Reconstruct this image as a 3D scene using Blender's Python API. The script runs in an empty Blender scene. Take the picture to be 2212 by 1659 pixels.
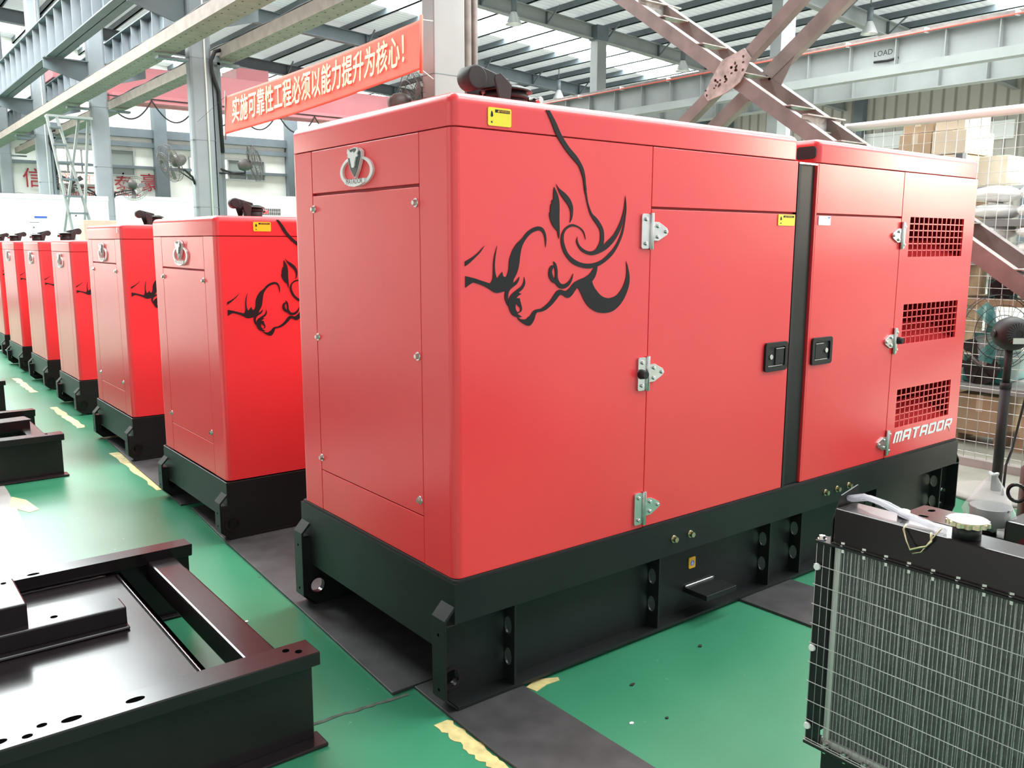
import bpy, bmesh, math, random
from mathutils import Vector, Matrix
from mathutils.geometry import tessellate_polygon

# ---------------------------------------------------------------- camera, sky, exposure
scene = bpy.context.scene
C = scene.collection
cam_data = bpy.data.cameras.new('camera')
cam = bpy.data.objects.new('camera', cam_data)
C.objects.link(cam)
scene.camera = cam
cam_data.sensor_fit = 'HORIZONTAL'
cam_data.sensor_width = 36.0
cam_data.lens = 1866.02 / 2212 * 36.0
cam_data.clip_end = 300
_yaw, _pit, _rol = 0.906511651, -0.162286384, 0.00266028
fw = Vector((math.cos(_yaw) * math.cos(_pit), math.sin(_yaw) * math.cos(_pit), math.sin(_pit)))
rt = Vector((math.sin(_yaw), -math.cos(_yaw), 0))
up = rt.cross(fw)
r2 = rt * math.cos(_rol) + up * math.sin(_rol)
u2 = up * math.cos(_rol) - rt * math.sin(_rol)
m = Matrix((r2, u2, -fw)).transposed().to_4x4()
m.translation = Vector((-1.55813, -2.29685, 1.60778))
cam.matrix_world = m

world = bpy.data.worlds.new('sky')
scene.world = world
world.use_nodes = True
_bg = world.node_tree.nodes['Background']
_bg.inputs[0].default_value = (0.93, 0.97, 1.0, 1)
_bg.inputs[1].default_value = 0.75

scene.view_settings.view_transform = 'Standard'
scene.view_settings.look = 'None'
scene.view_settings.exposure = 0.7
scene.view_settings.gamma = 1.0
scene.view_settings.use_curve_mapping = False


def area(name, loc, rot, sx, sy, power, col):
    d = bpy.data.lights.new(name, 'AREA')
    d.shape = 'RECTANGLE'; d.size = sx; d.size_y = sy; d.energy = power; d.color = col
    o = bpy.data.objects.new(name, d); o.location = loc; o.rotation_euler = rot
    C.objects.link(o)
    return o


# unseen: warm fill lamp added low left of the row; gate daylight right behind the camera
area('left_fill_lamp', (-11, 3, 2.6), (0, math.radians(-84), 0), 5, 10, 130, (1.0, 0.90, 0.78))
area('side_gate_daylight', (13.2, -5.4, 3.5), (0, math.radians(84), math.radians(-26)), 2.6, 3.2, 400, (1.0, 0.84, 0.66))

# ---------------------------------------------------------------- materials
MATS = {}


def mat(name, col, rough=0.5, metal=0.0, noise=0.0, nscale=6.0, bump=0.0, bscale=200.0, spec=0.5, coat=0.0,
        alpha=1.0, emit=None, trans=0.0, rvar=0.0):
    if name in MATS:
        return MATS[name]
    m = bpy.data.materials.new(name)
    m.use_nodes = True
    nt = m.node_tree
    b = nt.nodes['Principled BSDF']
    b.inputs['Base Color'].default_value = (*col, 1)
    b.inputs['Roughness'].default_value = rough
    b.inputs['Metallic'].default_value = metal
    b.inputs['Specular IOR Level'].default_value = spec
    b.inputs['Coat Weight'].default_value = coat
    b.inputs['Coat Roughness'].default_value = 0.08
    b.inputs['Alpha'].default_value = alpha
    b.inputs['Transmission Weight'].default_value = trans
    tc = nt.nodes.new('ShaderNodeTexCoord')
    if noise:
        n = nt.nodes.new('ShaderNodeTexNoise')
        n.inputs['Scale'].default_value = nscale
        n.inputs['Detail'].default_value = 6
        nt.links.new(tc.outputs['Object'], n.inputs['Vector'])
        r = nt.nodes.new('ShaderNodeValToRGB')
        r.color_ramp.elements[0].position = 0.3
        r.color_ramp.elements[1].position = 0.7
        r.color_ramp.elements[0].color = (*[max(0, c * (1 - noise)) for c in col], 1)
        r.color_ramp.elements[1].color = (*[min(1, c * (1 + noise)) for c in col], 1)
        nt.links.new(n.outputs['Fac'], r.inputs['Fac'])
        nt.links.new(r.outputs['Color'], b.inputs['Base Color'])
        if rvar:
            mr = nt.nodes.new('ShaderNodeMapRange')
            mr.inputs['To Min'].default_value = max(0.03, rough - rvar)
            mr.inputs['To Max'].default_value = rough + rvar
            nt.links.new(n.outputs['Fac'], mr.inputs['Value'])
            nt.links.new(mr.outputs['Result'], b.inputs['Roughness'])
    if bump:
        n2 = nt.nodes.new('ShaderNodeTexNoise')
        n2.inputs['Scale'].default_value = bscale
        nt.links.new(tc.outputs['Object'], n2.inputs['Vector'])
        bp = nt.nodes.new('ShaderNodeBump')
        bp.inputs['Strength'].default_value = bump
        bp.inputs['Distance'].default_value = 0.002
        nt.links.new(n2.outputs['Fac'], bp.inputs['Height'])
        nt.links.new(bp.outputs['Normal'], b.inputs['Normal'])
    if emit:
        b.inputs['Emission Color'].default_value = (*emit[:3], 1)
        b.inputs['Emission Strength'].default_value = emit[3]
    MATS[name] = m
    return m


def wave_mat(name, col, col2, axis, scale, rough=0.5, bumpd=0.01):
    m = bpy.data.materials.new(name); m.use_nodes = True
    nt = m.node_tree; b = nt.nodes['Principled BSDF']; b.inputs['Roughness'].default_value = rough
    tc = nt.nodes.new('ShaderNodeTexCoord'); w = nt.nodes.new('ShaderNodeTexWave')
    w.bands_direction = axis; w.inputs['Scale'].default_value = scale
    nt.links.new(tc.outputs['Object'], w.inputs['Vector'])
    r = nt.nodes.new('ShaderNodeValToRGB')
    r.color_ramp.elements[0].color = (*col2, 1); r.color_ramp.elements[1].color = (*col, 1)
    r.color_ramp.elements[0].position = 0.02; r.color_ramp.elements[1].position = 0.25
    nt.links.new(w.outputs['Fac'], r.inputs['Fac']); nt.links.new(r.outputs['Color'], b.inputs['Base Color'])
    bp = nt.nodes.new('ShaderNodeBump'); bp.inputs['Distance'].default_value = bumpd
    nt.links.new(w.outputs['Fac'], bp.inputs['Height']); nt.links.new(bp.outputs['Normal'], b.inputs['Normal'])
    return m


RED = mat('red_powder_coat', (0.86, 0.045, 0.052), 0.33, noise=0.04, nscale=1.3, bump=0.05, bscale=350, coat=0.4)
RED.node_tree.nodes['Principled BSDF'].inputs['Coat Roughness'].default_value = 0.24
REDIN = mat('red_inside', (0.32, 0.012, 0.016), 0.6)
BLK = mat('black_paint', (0.012, 0.0135, 0.0135), 0.4, noise=0.15, nscale=3, spec=0.3)
HOLE = mat('dark_hole', (0.002, 0.002, 0.002), 1.0, spec=0.0)
BLKG = mat('gloss_black_frame_paint', (0.016, 0.012, 0.013), 0.2, noise=0.25, nscale=2.5, rvar=0.07, spec=0.36)
BLKM = mat('matt_black', (0.012, 0.012, 0.012), 0.6)
DECAL = mat('black_vinyl', (0.018, 0.018, 0.019), 0.5, spec=0.2)
WHITEV = mat('white_vinyl', (0.9, 0.9, 0.9), 0.4)
YEL = mat('yellow_sticker', (0.9, 0.72, 0.03), 0.4)
ORG = mat('orange_sticker', (0.85, 0.42, 0.03), 0.4)
STEEL = mat('stainless_steel', (0.62, 0.62, 0.6), 0.28, 1.0, noise=0.08, nscale=20)
ZINC = mat('zinc_bolt', (0.7, 0.7, 0.68), 0.25, 1.0)
BRASSY = mat('yellow_zinc_bolt', (0.62, 0.53, 0.33), 0.3, 1.0)
CHROME = mat('silver_emblem', (0.8, 0.8, 0.79), 0.28, 0.25)
DKGREY = mat('dark_grey_enamel', (0.06, 0.06, 0.06), 0.3)
RUB = mat('rubber_mat', (0.045, 0.042, 0.044), 0.55, noise=0.35, nscale=9, bump=0.2, bscale=60)
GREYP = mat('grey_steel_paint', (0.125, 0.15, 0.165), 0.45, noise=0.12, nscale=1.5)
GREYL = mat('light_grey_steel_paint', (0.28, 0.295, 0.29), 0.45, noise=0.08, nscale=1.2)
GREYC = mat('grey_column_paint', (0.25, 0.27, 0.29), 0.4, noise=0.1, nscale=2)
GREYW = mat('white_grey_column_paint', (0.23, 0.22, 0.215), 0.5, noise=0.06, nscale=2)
DUST = mat('dusty_steel', (0.265, 0.222, 0.19), 0.6, noise=0.18, nscale=4)
RUST = mat('rusty_primer_steel', (0.205, 0.172, 0.16), 0.55, noise=0.25, nscale=5)
RUSTL = mat('dusty_rusty_plate', (0.40, 0.37, 0.345), 0.6, noise=0.35, nscale=14)
CRANE = mat('hazed_red_crane_paint', (0.60, 0.21, 0.23), 0.5, noise=0.06, nscale=1)  # red crane paint paled to pink, distance haze put into the colour
WALLW = mat('white_plaster', (0.86, 0.86, 0.80), 0.7, noise=0.07, nscale=0.8)
WIRE = mat('galvanised_wire', (0.62, 0.62, 0.6), 0.4, 0.4)
GWIRE = mat('grey_guard_wire', (0.5, 0.5, 0.48), 0.35, 0.4)
FENCEW = mat('white_fence_paint', (0.78, 0.77, 0.72), 0.5)
FANB = mat('fan_grey_metal', (0.10, 0.09, 0.085), 0.45)
CARTON = mat('brown_cardboard', (0.52, 0.40, 0.26), 0.75, noise=0.1, nscale=5)
CARTONW = mat('pale_cardboard', (0.72, 0.64, 0.5), 0.75, noise=0.08, nscale=5)
TEAL = mat('teal_engine_paint', (0.03, 0.20, 0.18), 0.35, noise=0.3, nscale=7)
WOOD = mat('pallet_wood', (0.36, 0.25, 0.15), 0.75, noise=0.25, nscale=8)
SACK = mat('white_sack', (0.9, 0.9, 0.88), 0.6, noise=0.08, nscale=9)
WHITEM = mat('white_canopy_paint', (0.82, 0.82, 0.8), 0.4)
BANNER = mat('red_banner_cloth', (0.88, 0.15, 0.10), 0.75, noise=0.10, nscale=3, bump=0.5, bscale=7)
BANTXT = mat('cream_banner_lettering', (0.95, 0.85, 0.5), 0.7)
REDTXT = mat('dark_red_lettering', (0.35, 0.02, 0.03), 0.6)
CLEAR = mat('clear_plastic_hose', (0.82, 0.8, 0.88), 0.12, alpha=0.32)
BAG = mat('clear_plastic_bag', (0.95, 0.95, 0.95), 0.12, alpha=0.27, bump=1.0, bscale=28)
GOLD = mat('yellow_cap_metal', (0.66, 0.6, 0.42), 0.25, 0.9)
FIN = mat('radiator_fin_metal', (0.125, 0.13, 0.126), 0.5, 0.3, noise=0.25, nscale=30)
SKYL = mat('lit_skylight_sheet', (0.9, 0.9, 0.9), 0.5, emit=(0.95, 1.0, 1.0, 14.0))
DOORL = mat('lit_far_gate', (0.8, 0.8, 0.8), 0.3, emit=(1.0, 0.93, 0.80, 6.0))
ROOFD = wave_mat('ribbed_roof_sheet', (0.62, 0.66, 0.65), (0.45, 0.49, 0.49), 'Y', 1.1, 0.5, 0.03)
WINL = mat('lit_window_pane', (0.8, 0.8, 0.7), 0.3, emit=(1.0, 0.97, 0.80, 1.5))
PANE = mat('grey_window_pane', (0.23, 0.26, 0.24), 0.2)
LAMPM = mat('lamp_aluminium', (0.7, 0.7, 0.7), 0.3, 0.7)
BLUE = mat('blue_print', (0.05, 0.12, 0.5), 0.5)
DRUM = mat('dark_red_drum_paint', (0.14, 0.012, 0.012), 0.4)


CORRWALL = wave_mat('beige_corrugated_sheet', (0.46, 0.43, 0.38), (0.25, 0.23, 0.2), 'Y', 0.55, 0.6, 0.02)
CORRROOF = wave_mat('ribbed_translucent_roof_sheet', (0.78, 0.80, 0.79), (0.55, 0.58, 0.58), 'Y', 1.1, 0.5, 0.03)
_nt = CORRROOF.node_tree                       # thin roof sheet: part of the daylight from above comes through it
_tr = _nt.nodes.new('ShaderNodeBsdfTranslucent'); _tr.inputs['Color'].default_value = (.86, .9, .88, 1)
_mx = _nt.nodes.new('ShaderNodeMixShader'); _mx.inputs[0].default_value = 0.34
_out = [q for q in _nt.nodes if q.type == 'OUTPUT_MATERIAL'][0]
_nt.links.new(_nt.nodes['Principled BSDF'].outputs[0], _mx.inputs[1]); _nt.links.new(_tr.outputs[0], _mx.inputs[2])
_nt.links.new(_mx.outputs[0], _out.inputs['Surface'])


def floor_mat():
    m = bpy.data.materials.new('green_epoxy_floor'); m.use_nodes = True
    nt = m.node_tree; b = nt.nodes['Principled BSDF']; L = nt.links.new
    tc = nt.nodes.new('ShaderNodeTexCoord')
    n1 = nt.nodes.new('ShaderNodeTexNoise'); n1.inputs['Scale'].default_value = 0.9; n1.inputs['Detail'].default_value = 8
    n2 = nt.nodes.new('ShaderNodeTexNoise'); n2.inputs['Scale'].default_value = 26; n2.inputs['Detail'].default_value = 10
    v = nt.nodes.new('ShaderNodeTexNoise'); v.inputs['Scale'].default_value = 11; v.inputs['Detail'].default_value = 2
    for n in (n1, n2, v):
        L(tc.outputs['Object'], n.inputs['Vector'])
    r = nt.nodes.new('ShaderNodeValToRGB')
    r.color_ramp.elements[0].position = 0.3; r.color_ramp.elements[1].position = 0.72
    r.color_ramp.elements[0].color = (0.026, 0.175, 0.09, 1); r.color_ramp.elements[1].color = (0.046, 0.245, 0.132, 1)
    L(n1.outputs['Fac'], r.inputs['Fac'])
    sp = nt.nodes.new('ShaderNodeValToRGB')
    sp.color_ramp.elements[0].position = 0.23; sp.color_ramp.elements[1].position = 0.25
    sp.color_ramp.elements[0].color = (1, 1, 1, 1); sp.color_ramp.elements[1].color = (0, 0, 0, 1)
    L(v.outputs['Fac'], sp.inputs['Fac'])
    mx = nt.nodes.new('ShaderNodeMixRGB'); mx.inputs[2].default_value = (0.05, 0.06, 0.045, 1)
    L(sp.outputs['Color'], mx.inputs[0]); L(r.outputs['Color'], mx.inputs[1])
    # worn pale scuffs
    sc = nt.nodes.new('ShaderNodeValToRGB')
    sc.color_ramp.elements[0].position = 0.70; sc.color_ramp.elements[1].position = 0.76
    L(n2.outputs['Fac'], sc.inputs['Fac'])
    mx2 = nt.nodes.new('ShaderNodeMixRGB'); mx2.inputs[2].default_value = (0.16, 0.36, 0.24, 1)
    L(sc.outputs['Color'], mx2.inputs[0]); L(mx.outputs['Color'], mx2.inputs[1])
    L(mx2.outputs['Color'], b.inputs['Base Color'])
    mr = nt.nodes.new('ShaderNodeMapRange'); mr.inputs['To Min'].default_value = 0.2; mr.inputs['To Max'].default_value = 0.42
    L(n1.outputs['Fac'], mr.inputs['Value']); L(mr.outputs['Result'], b.inputs['Roughness'])
    return m


FLOOR = floor_mat()
CONC = mat('grey_concrete', (0.37, 0.35, 0.335), 0.38, noise=0.15, nscale=5, rvar=0.1)
CONCG = mat('worn_grey_floor', (0.30, 0.31, 0.26), 0.35, noise=0.2, nscale=4)
LINE = mat('worn_yellow_line', (0.62, 0.50, 0.22), 0.5, noise=0.25, nscale=18)
CRACK = mat('dark_floor_joint', (0.06, 0.08, 0.06), 0.8, noise=0.5, nscale=30)


# ---------------------------------------------------------------- mesh helpers
class MB:
    def __init__(s):
        s.v = []; s.f = []; s.sm = []; s.M = None

    def add(s, vs, fs, smooth=False):
        o = len(s.v)
        if s.M is not None:
            vs = [tuple(s.M @ Vector(v)) for v in vs]
        s.v += [tuple(v) for v in vs]
        s.f += [tuple(i + o for i in f) for f in fs]
        s.sm += [smooth] * len(fs)
        return s

    def box(s, x0, x1, y0, y1, z0, z1):
        vs = [(x, y, z) for x in (x0, x1) for y in (y0, y1) for z in (z0, z1)]
        return s.add(vs, [(0, 1, 3, 2), (4, 6, 7, 5), (0, 4, 5, 1), (2, 3, 7, 6), (0, 2, 6, 4), (1, 5, 7, 3)])

    def beam(s, p0, p1, w, h, upv=(0, 0, 1)):
        p0 = Vector(p0); p1 = Vector(p1); d = (p1 - p0).normalized()
        a = d.cross(Vector(upv))
        a = a.normalized() if a.length > 1e-6 else Vector((1, 0, 0))
        b = a.cross(d).normalized()
        vs = [p + a * (w / 2 * i) + b * (h / 2 * j) for p in (p0, p1) for i in (-1, 1) for j in (-1, 1)]
        return s.add(vs, [(0, 1, 3, 2), (4, 6, 7, 5), (0, 4, 5, 1), (2, 3, 7, 6), (0, 2, 6, 4), (1, 5, 7, 3)])

    def cyl(s, p0, p1, r0, r1=None, n=16, caps=True, smooth=True):
        r1 = r0 if r1 is None else r1
        p0 = Vector(p0); p1 = Vector(p1); d = (p1 - p0).normalized()
        a = d.orthogonal().normalized(); b = d.cross(a)
        ring = lambda p, r: [p + (a * math.cos(t) + b * math.sin(t)) * r for t in [2 * math.pi * i / n for i in range(n)]]
        vs = ring(p0, r0) + ring(p1, r1)
        s.add(vs, [(i, (i + 1) % n, n + (i + 1) % n, n + i) for i in range(n)], smooth)
        if caps:
            o = len(s.v) - 2 * n
            s.f += [tuple(o + i for i in range(n - 1, -1, -1)), tuple(o + n + i for i in range(n))]
            s.sm += [False, False]
        return s

    def tube(s, pts, r, n=8, closed=False, smooth=True):
        P = [Vector(p) for p in pts]; k = len(P); vs = []; prev = None
        for i, p in enumerate(P):
            if closed:
                d = P[(i + 1) % k] - P[i - 1]
            else:
                d = P[min(i + 1, k - 1)] - P[max(i - 1, 0)]
            d.normalize()
            if prev is None:
                a = d.orthogonal().normalized()
            else:
                a = prev - d * prev.dot(d)
                a = a.normalized() if a.length > 1e-6 else d.orthogonal().normalized()
            prev = a; b = d.cross(a)
            rr = r[i] if isinstance(r, (list, tuple)) else r
            vs += [p + (a * math.cos(2 * math.pi * j / n) + b * math.sin(2 * math.pi * j / n)) * rr for j in range(n)]
        fs = []
        for i in range(k if closed else k - 1):
            i2 = (i + 1) % k
            for j in range(n):
                fs.append((i * n + j, i * n + (j + 1) % n, i2 * n + (j + 1) % n, i2 * n + j))
        if not closed:
            fs += [tuple(range(n - 1, -1, -1)), tuple((k - 1) * n + j for j in range(n))]
        return s.add(vs, fs, smooth)

    def prism(s, poly, a, b, axis='z', holes=()):
        def P(q, t):
            return (q[0], q[1], t) if axis == 'z' else ((q[0], t, q[1]) if axis == 'y' else (t, q[0], q[1]))
        loops = [list(poly)] + [list(h) for h in holes]
        flat = [q for l in loops for q in l]; n = len(flat)
        tris = tessellate_polygon([[Vector((q[0], q[1], 0)) for q in l] for l in loops])
        vs = [P(q, a) for q in flat] + [P(q, b) for q in flat]
        fs = [tuple(t) for t in tris] + [tuple(i + n for i in reversed(t)) for t in tris]
        o = 0
        for l in loops:
            k = len(l)
            fs += [(o + i, o + (i + 1) % k, n + o + (i + 1) % k, n + o + i) for i in range(k)]
            o += k
        return s.add(vs, fs)

    def lathe(s, prof, c=(0, 0, 0), n=24, axis='z', smooth=True):
        vs = []
        for r, z in prof:
            for j in range(n):
                t = 2 * math.pi * j / n
                q = (r * math.cos(t), r * math.sin(t), z)
                if axis == 'x': q = (q[2], q[0], q[1])
                if axis == 'y': q = (q[0], q[2], q[1])
                vs.append((q[0] + c[0], q[1] + c[1], q[2] + c[2]))
        fs = []
        for i in range(len(prof) - 1):
            for j in range(n):
                fs.append((i * n + j, i * n + (j + 1) % n, (i + 1) * n + (j + 1) % n, (i + 1) * n + j))
        return s.add(vs, fs, smooth)

    def blob(s, c, rx, ry, rz, n=12, jit=0.0, seed=0):
        rnd = random.Random(seed); prof = []
        vs = []; k = n // 2 + 1
        for i in range(k):
            ph = math.pi * i / (k - 1)
            for j in range(n):
                t = 2 * math.pi * j / n
                q = 1 + rnd.uniform(-jit, jit) * math.sin(ph)
                vs.append((c[0] + rx * q * math.sin(ph) * math.cos(t), c[1] + ry * q * math.sin(ph) * math.sin(t), c[2] + rz * q * math.cos(ph)))
        fs = [(i * n + j, i * n + (j + 1) % n, (i + 1) * n + (j + 1) % n, (i + 1) * n + j) for i in range(k - 1) for j in range(n)]
        return s.add(vs, fs, True)

    def build(s, name, material, parent=None, bevel=0.0, label=None, loc=None):
        me = bpy.data.meshes.new(name)
        me.from_pydata(s.v, [], s.f)
        me.polygons.foreach_set('use_smooth', s.sm)
        bm = bmesh.new(); bm.from_mesh(me)
        bmesh.ops.remove_doubles(bm, verts=bm.verts, dist=1e-6)
        bmesh.ops.recalc_face_normals(bm, faces=bm.faces)
        bm.to_mesh(me); bm.free()
        me.materials.append(material)
        o = bpy.data.objects.new(name, me)
        C.objects.link(o)
        if loc: o.location = loc
        if parent is not None: o.parent = parent
        if bevel:
            md = o.modifiers.new('bevel', 'BEVEL'); md.width = bevel; md.segments = 2; md.limit_method = 'ANGLE'
            md.angle_limit = math.radians(50); md.harden_normals = False
        if label: o['label'] = label
        return o


def tag(o, label, cat, group=None, kind=None):
    o['label'] = label; o['category'] = cat
    if group: o['group'] = group
    if kind: o['kind'] = kind
    return o


def thing(name, label, cat, loc=(0, 0, 0), rz=0.0, group=None):
    o = bpy.data.objects.new(name, None); C.objects.link(o)
    o.empty_display_size = 0.1
    o.location = loc; o.rotation_euler = (0, 0, rz)
    return tag(o, label, cat, group)


def struct(o):
    o['kind'] = 'structure'
    return o


def copy_tree(o, parent=None):
    c = o.copy(); C.objects.link(c)
    if parent is not None: c.parent = parent
    for ch in list(o.children):
        copy_tree(ch, c)
    return c


def text_mesh(body, size, extrude=0.0, offset=0.0, shear=0.0, align='CENTER', space=1.0):
    c = bpy.data.curves.new('lettering', 'FONT')
    c.body = body; c.size = size; c.extrude = extrude; c.offset = offset; c.shear = shear
    c.align_x = align; c.align_y = 'CENTER'; c.space_character = space; c.resolution_u = 3
    o = bpy.data.objects.new('lettering', c); C.objects.link(o)
    dg = bpy.context.evaluated_depsgraph_get()
    me = bpy.data.meshes.new_from_object(o.evaluated_get(dg))
    bpy.data.objects.remove(o); bpy.data.curves.remove(c)
    return me


def text_to(mb, me, fn):
    """adds the letter mesh to mb with every vertex sent through fn(x, y, z)"""
    mb.add([fn(*v.co) for v in me.vertices], [tuple(p.vertices) for p in me.polygons])
    bpy.data.meshes.remove(me)
    return mb


def smooth_loop(L, sub=3):
    n = len(L); out = []
    for i in range(n):
        p1 = L[i]; p2 = L[(i + 1) % n]
        p0 = L[i - 1] if len(p1) < 3 else p1
        p3 = L[(i + 2) % n] if len(p2) < 3 else p2
        for k in range(sub):
            t = k / sub
            f = lambda a, b, c, d: 0.5 * ((2 * b) + (c - a) * t + (2 * a - 5 * b + 4 * c - d) * t * t + (3 * b - a - 3 * c + d) * t ** 3)
            out.append((f(p0[0], p1[0], p2[0], p3[0]), f(p0[1], p1[1], p2[1], p3[1])))
    return out


def rrect(x0, x1, y0, y1, r, n=4):
    out = []
    for cx, cy, a0 in ((x1 - r, y1 - r, 0), (x0 + r, y1 - r, 90), (x0 + r, y0 + r, 180), (x1 - r, y0 + r, 270)):
        for i in range(n + 1):
            a = math.radians(a0 + 90 * i / n)
            out.append((cx + r * math.cos(a), cy + r * math.sin(a)))
    return out


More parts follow.
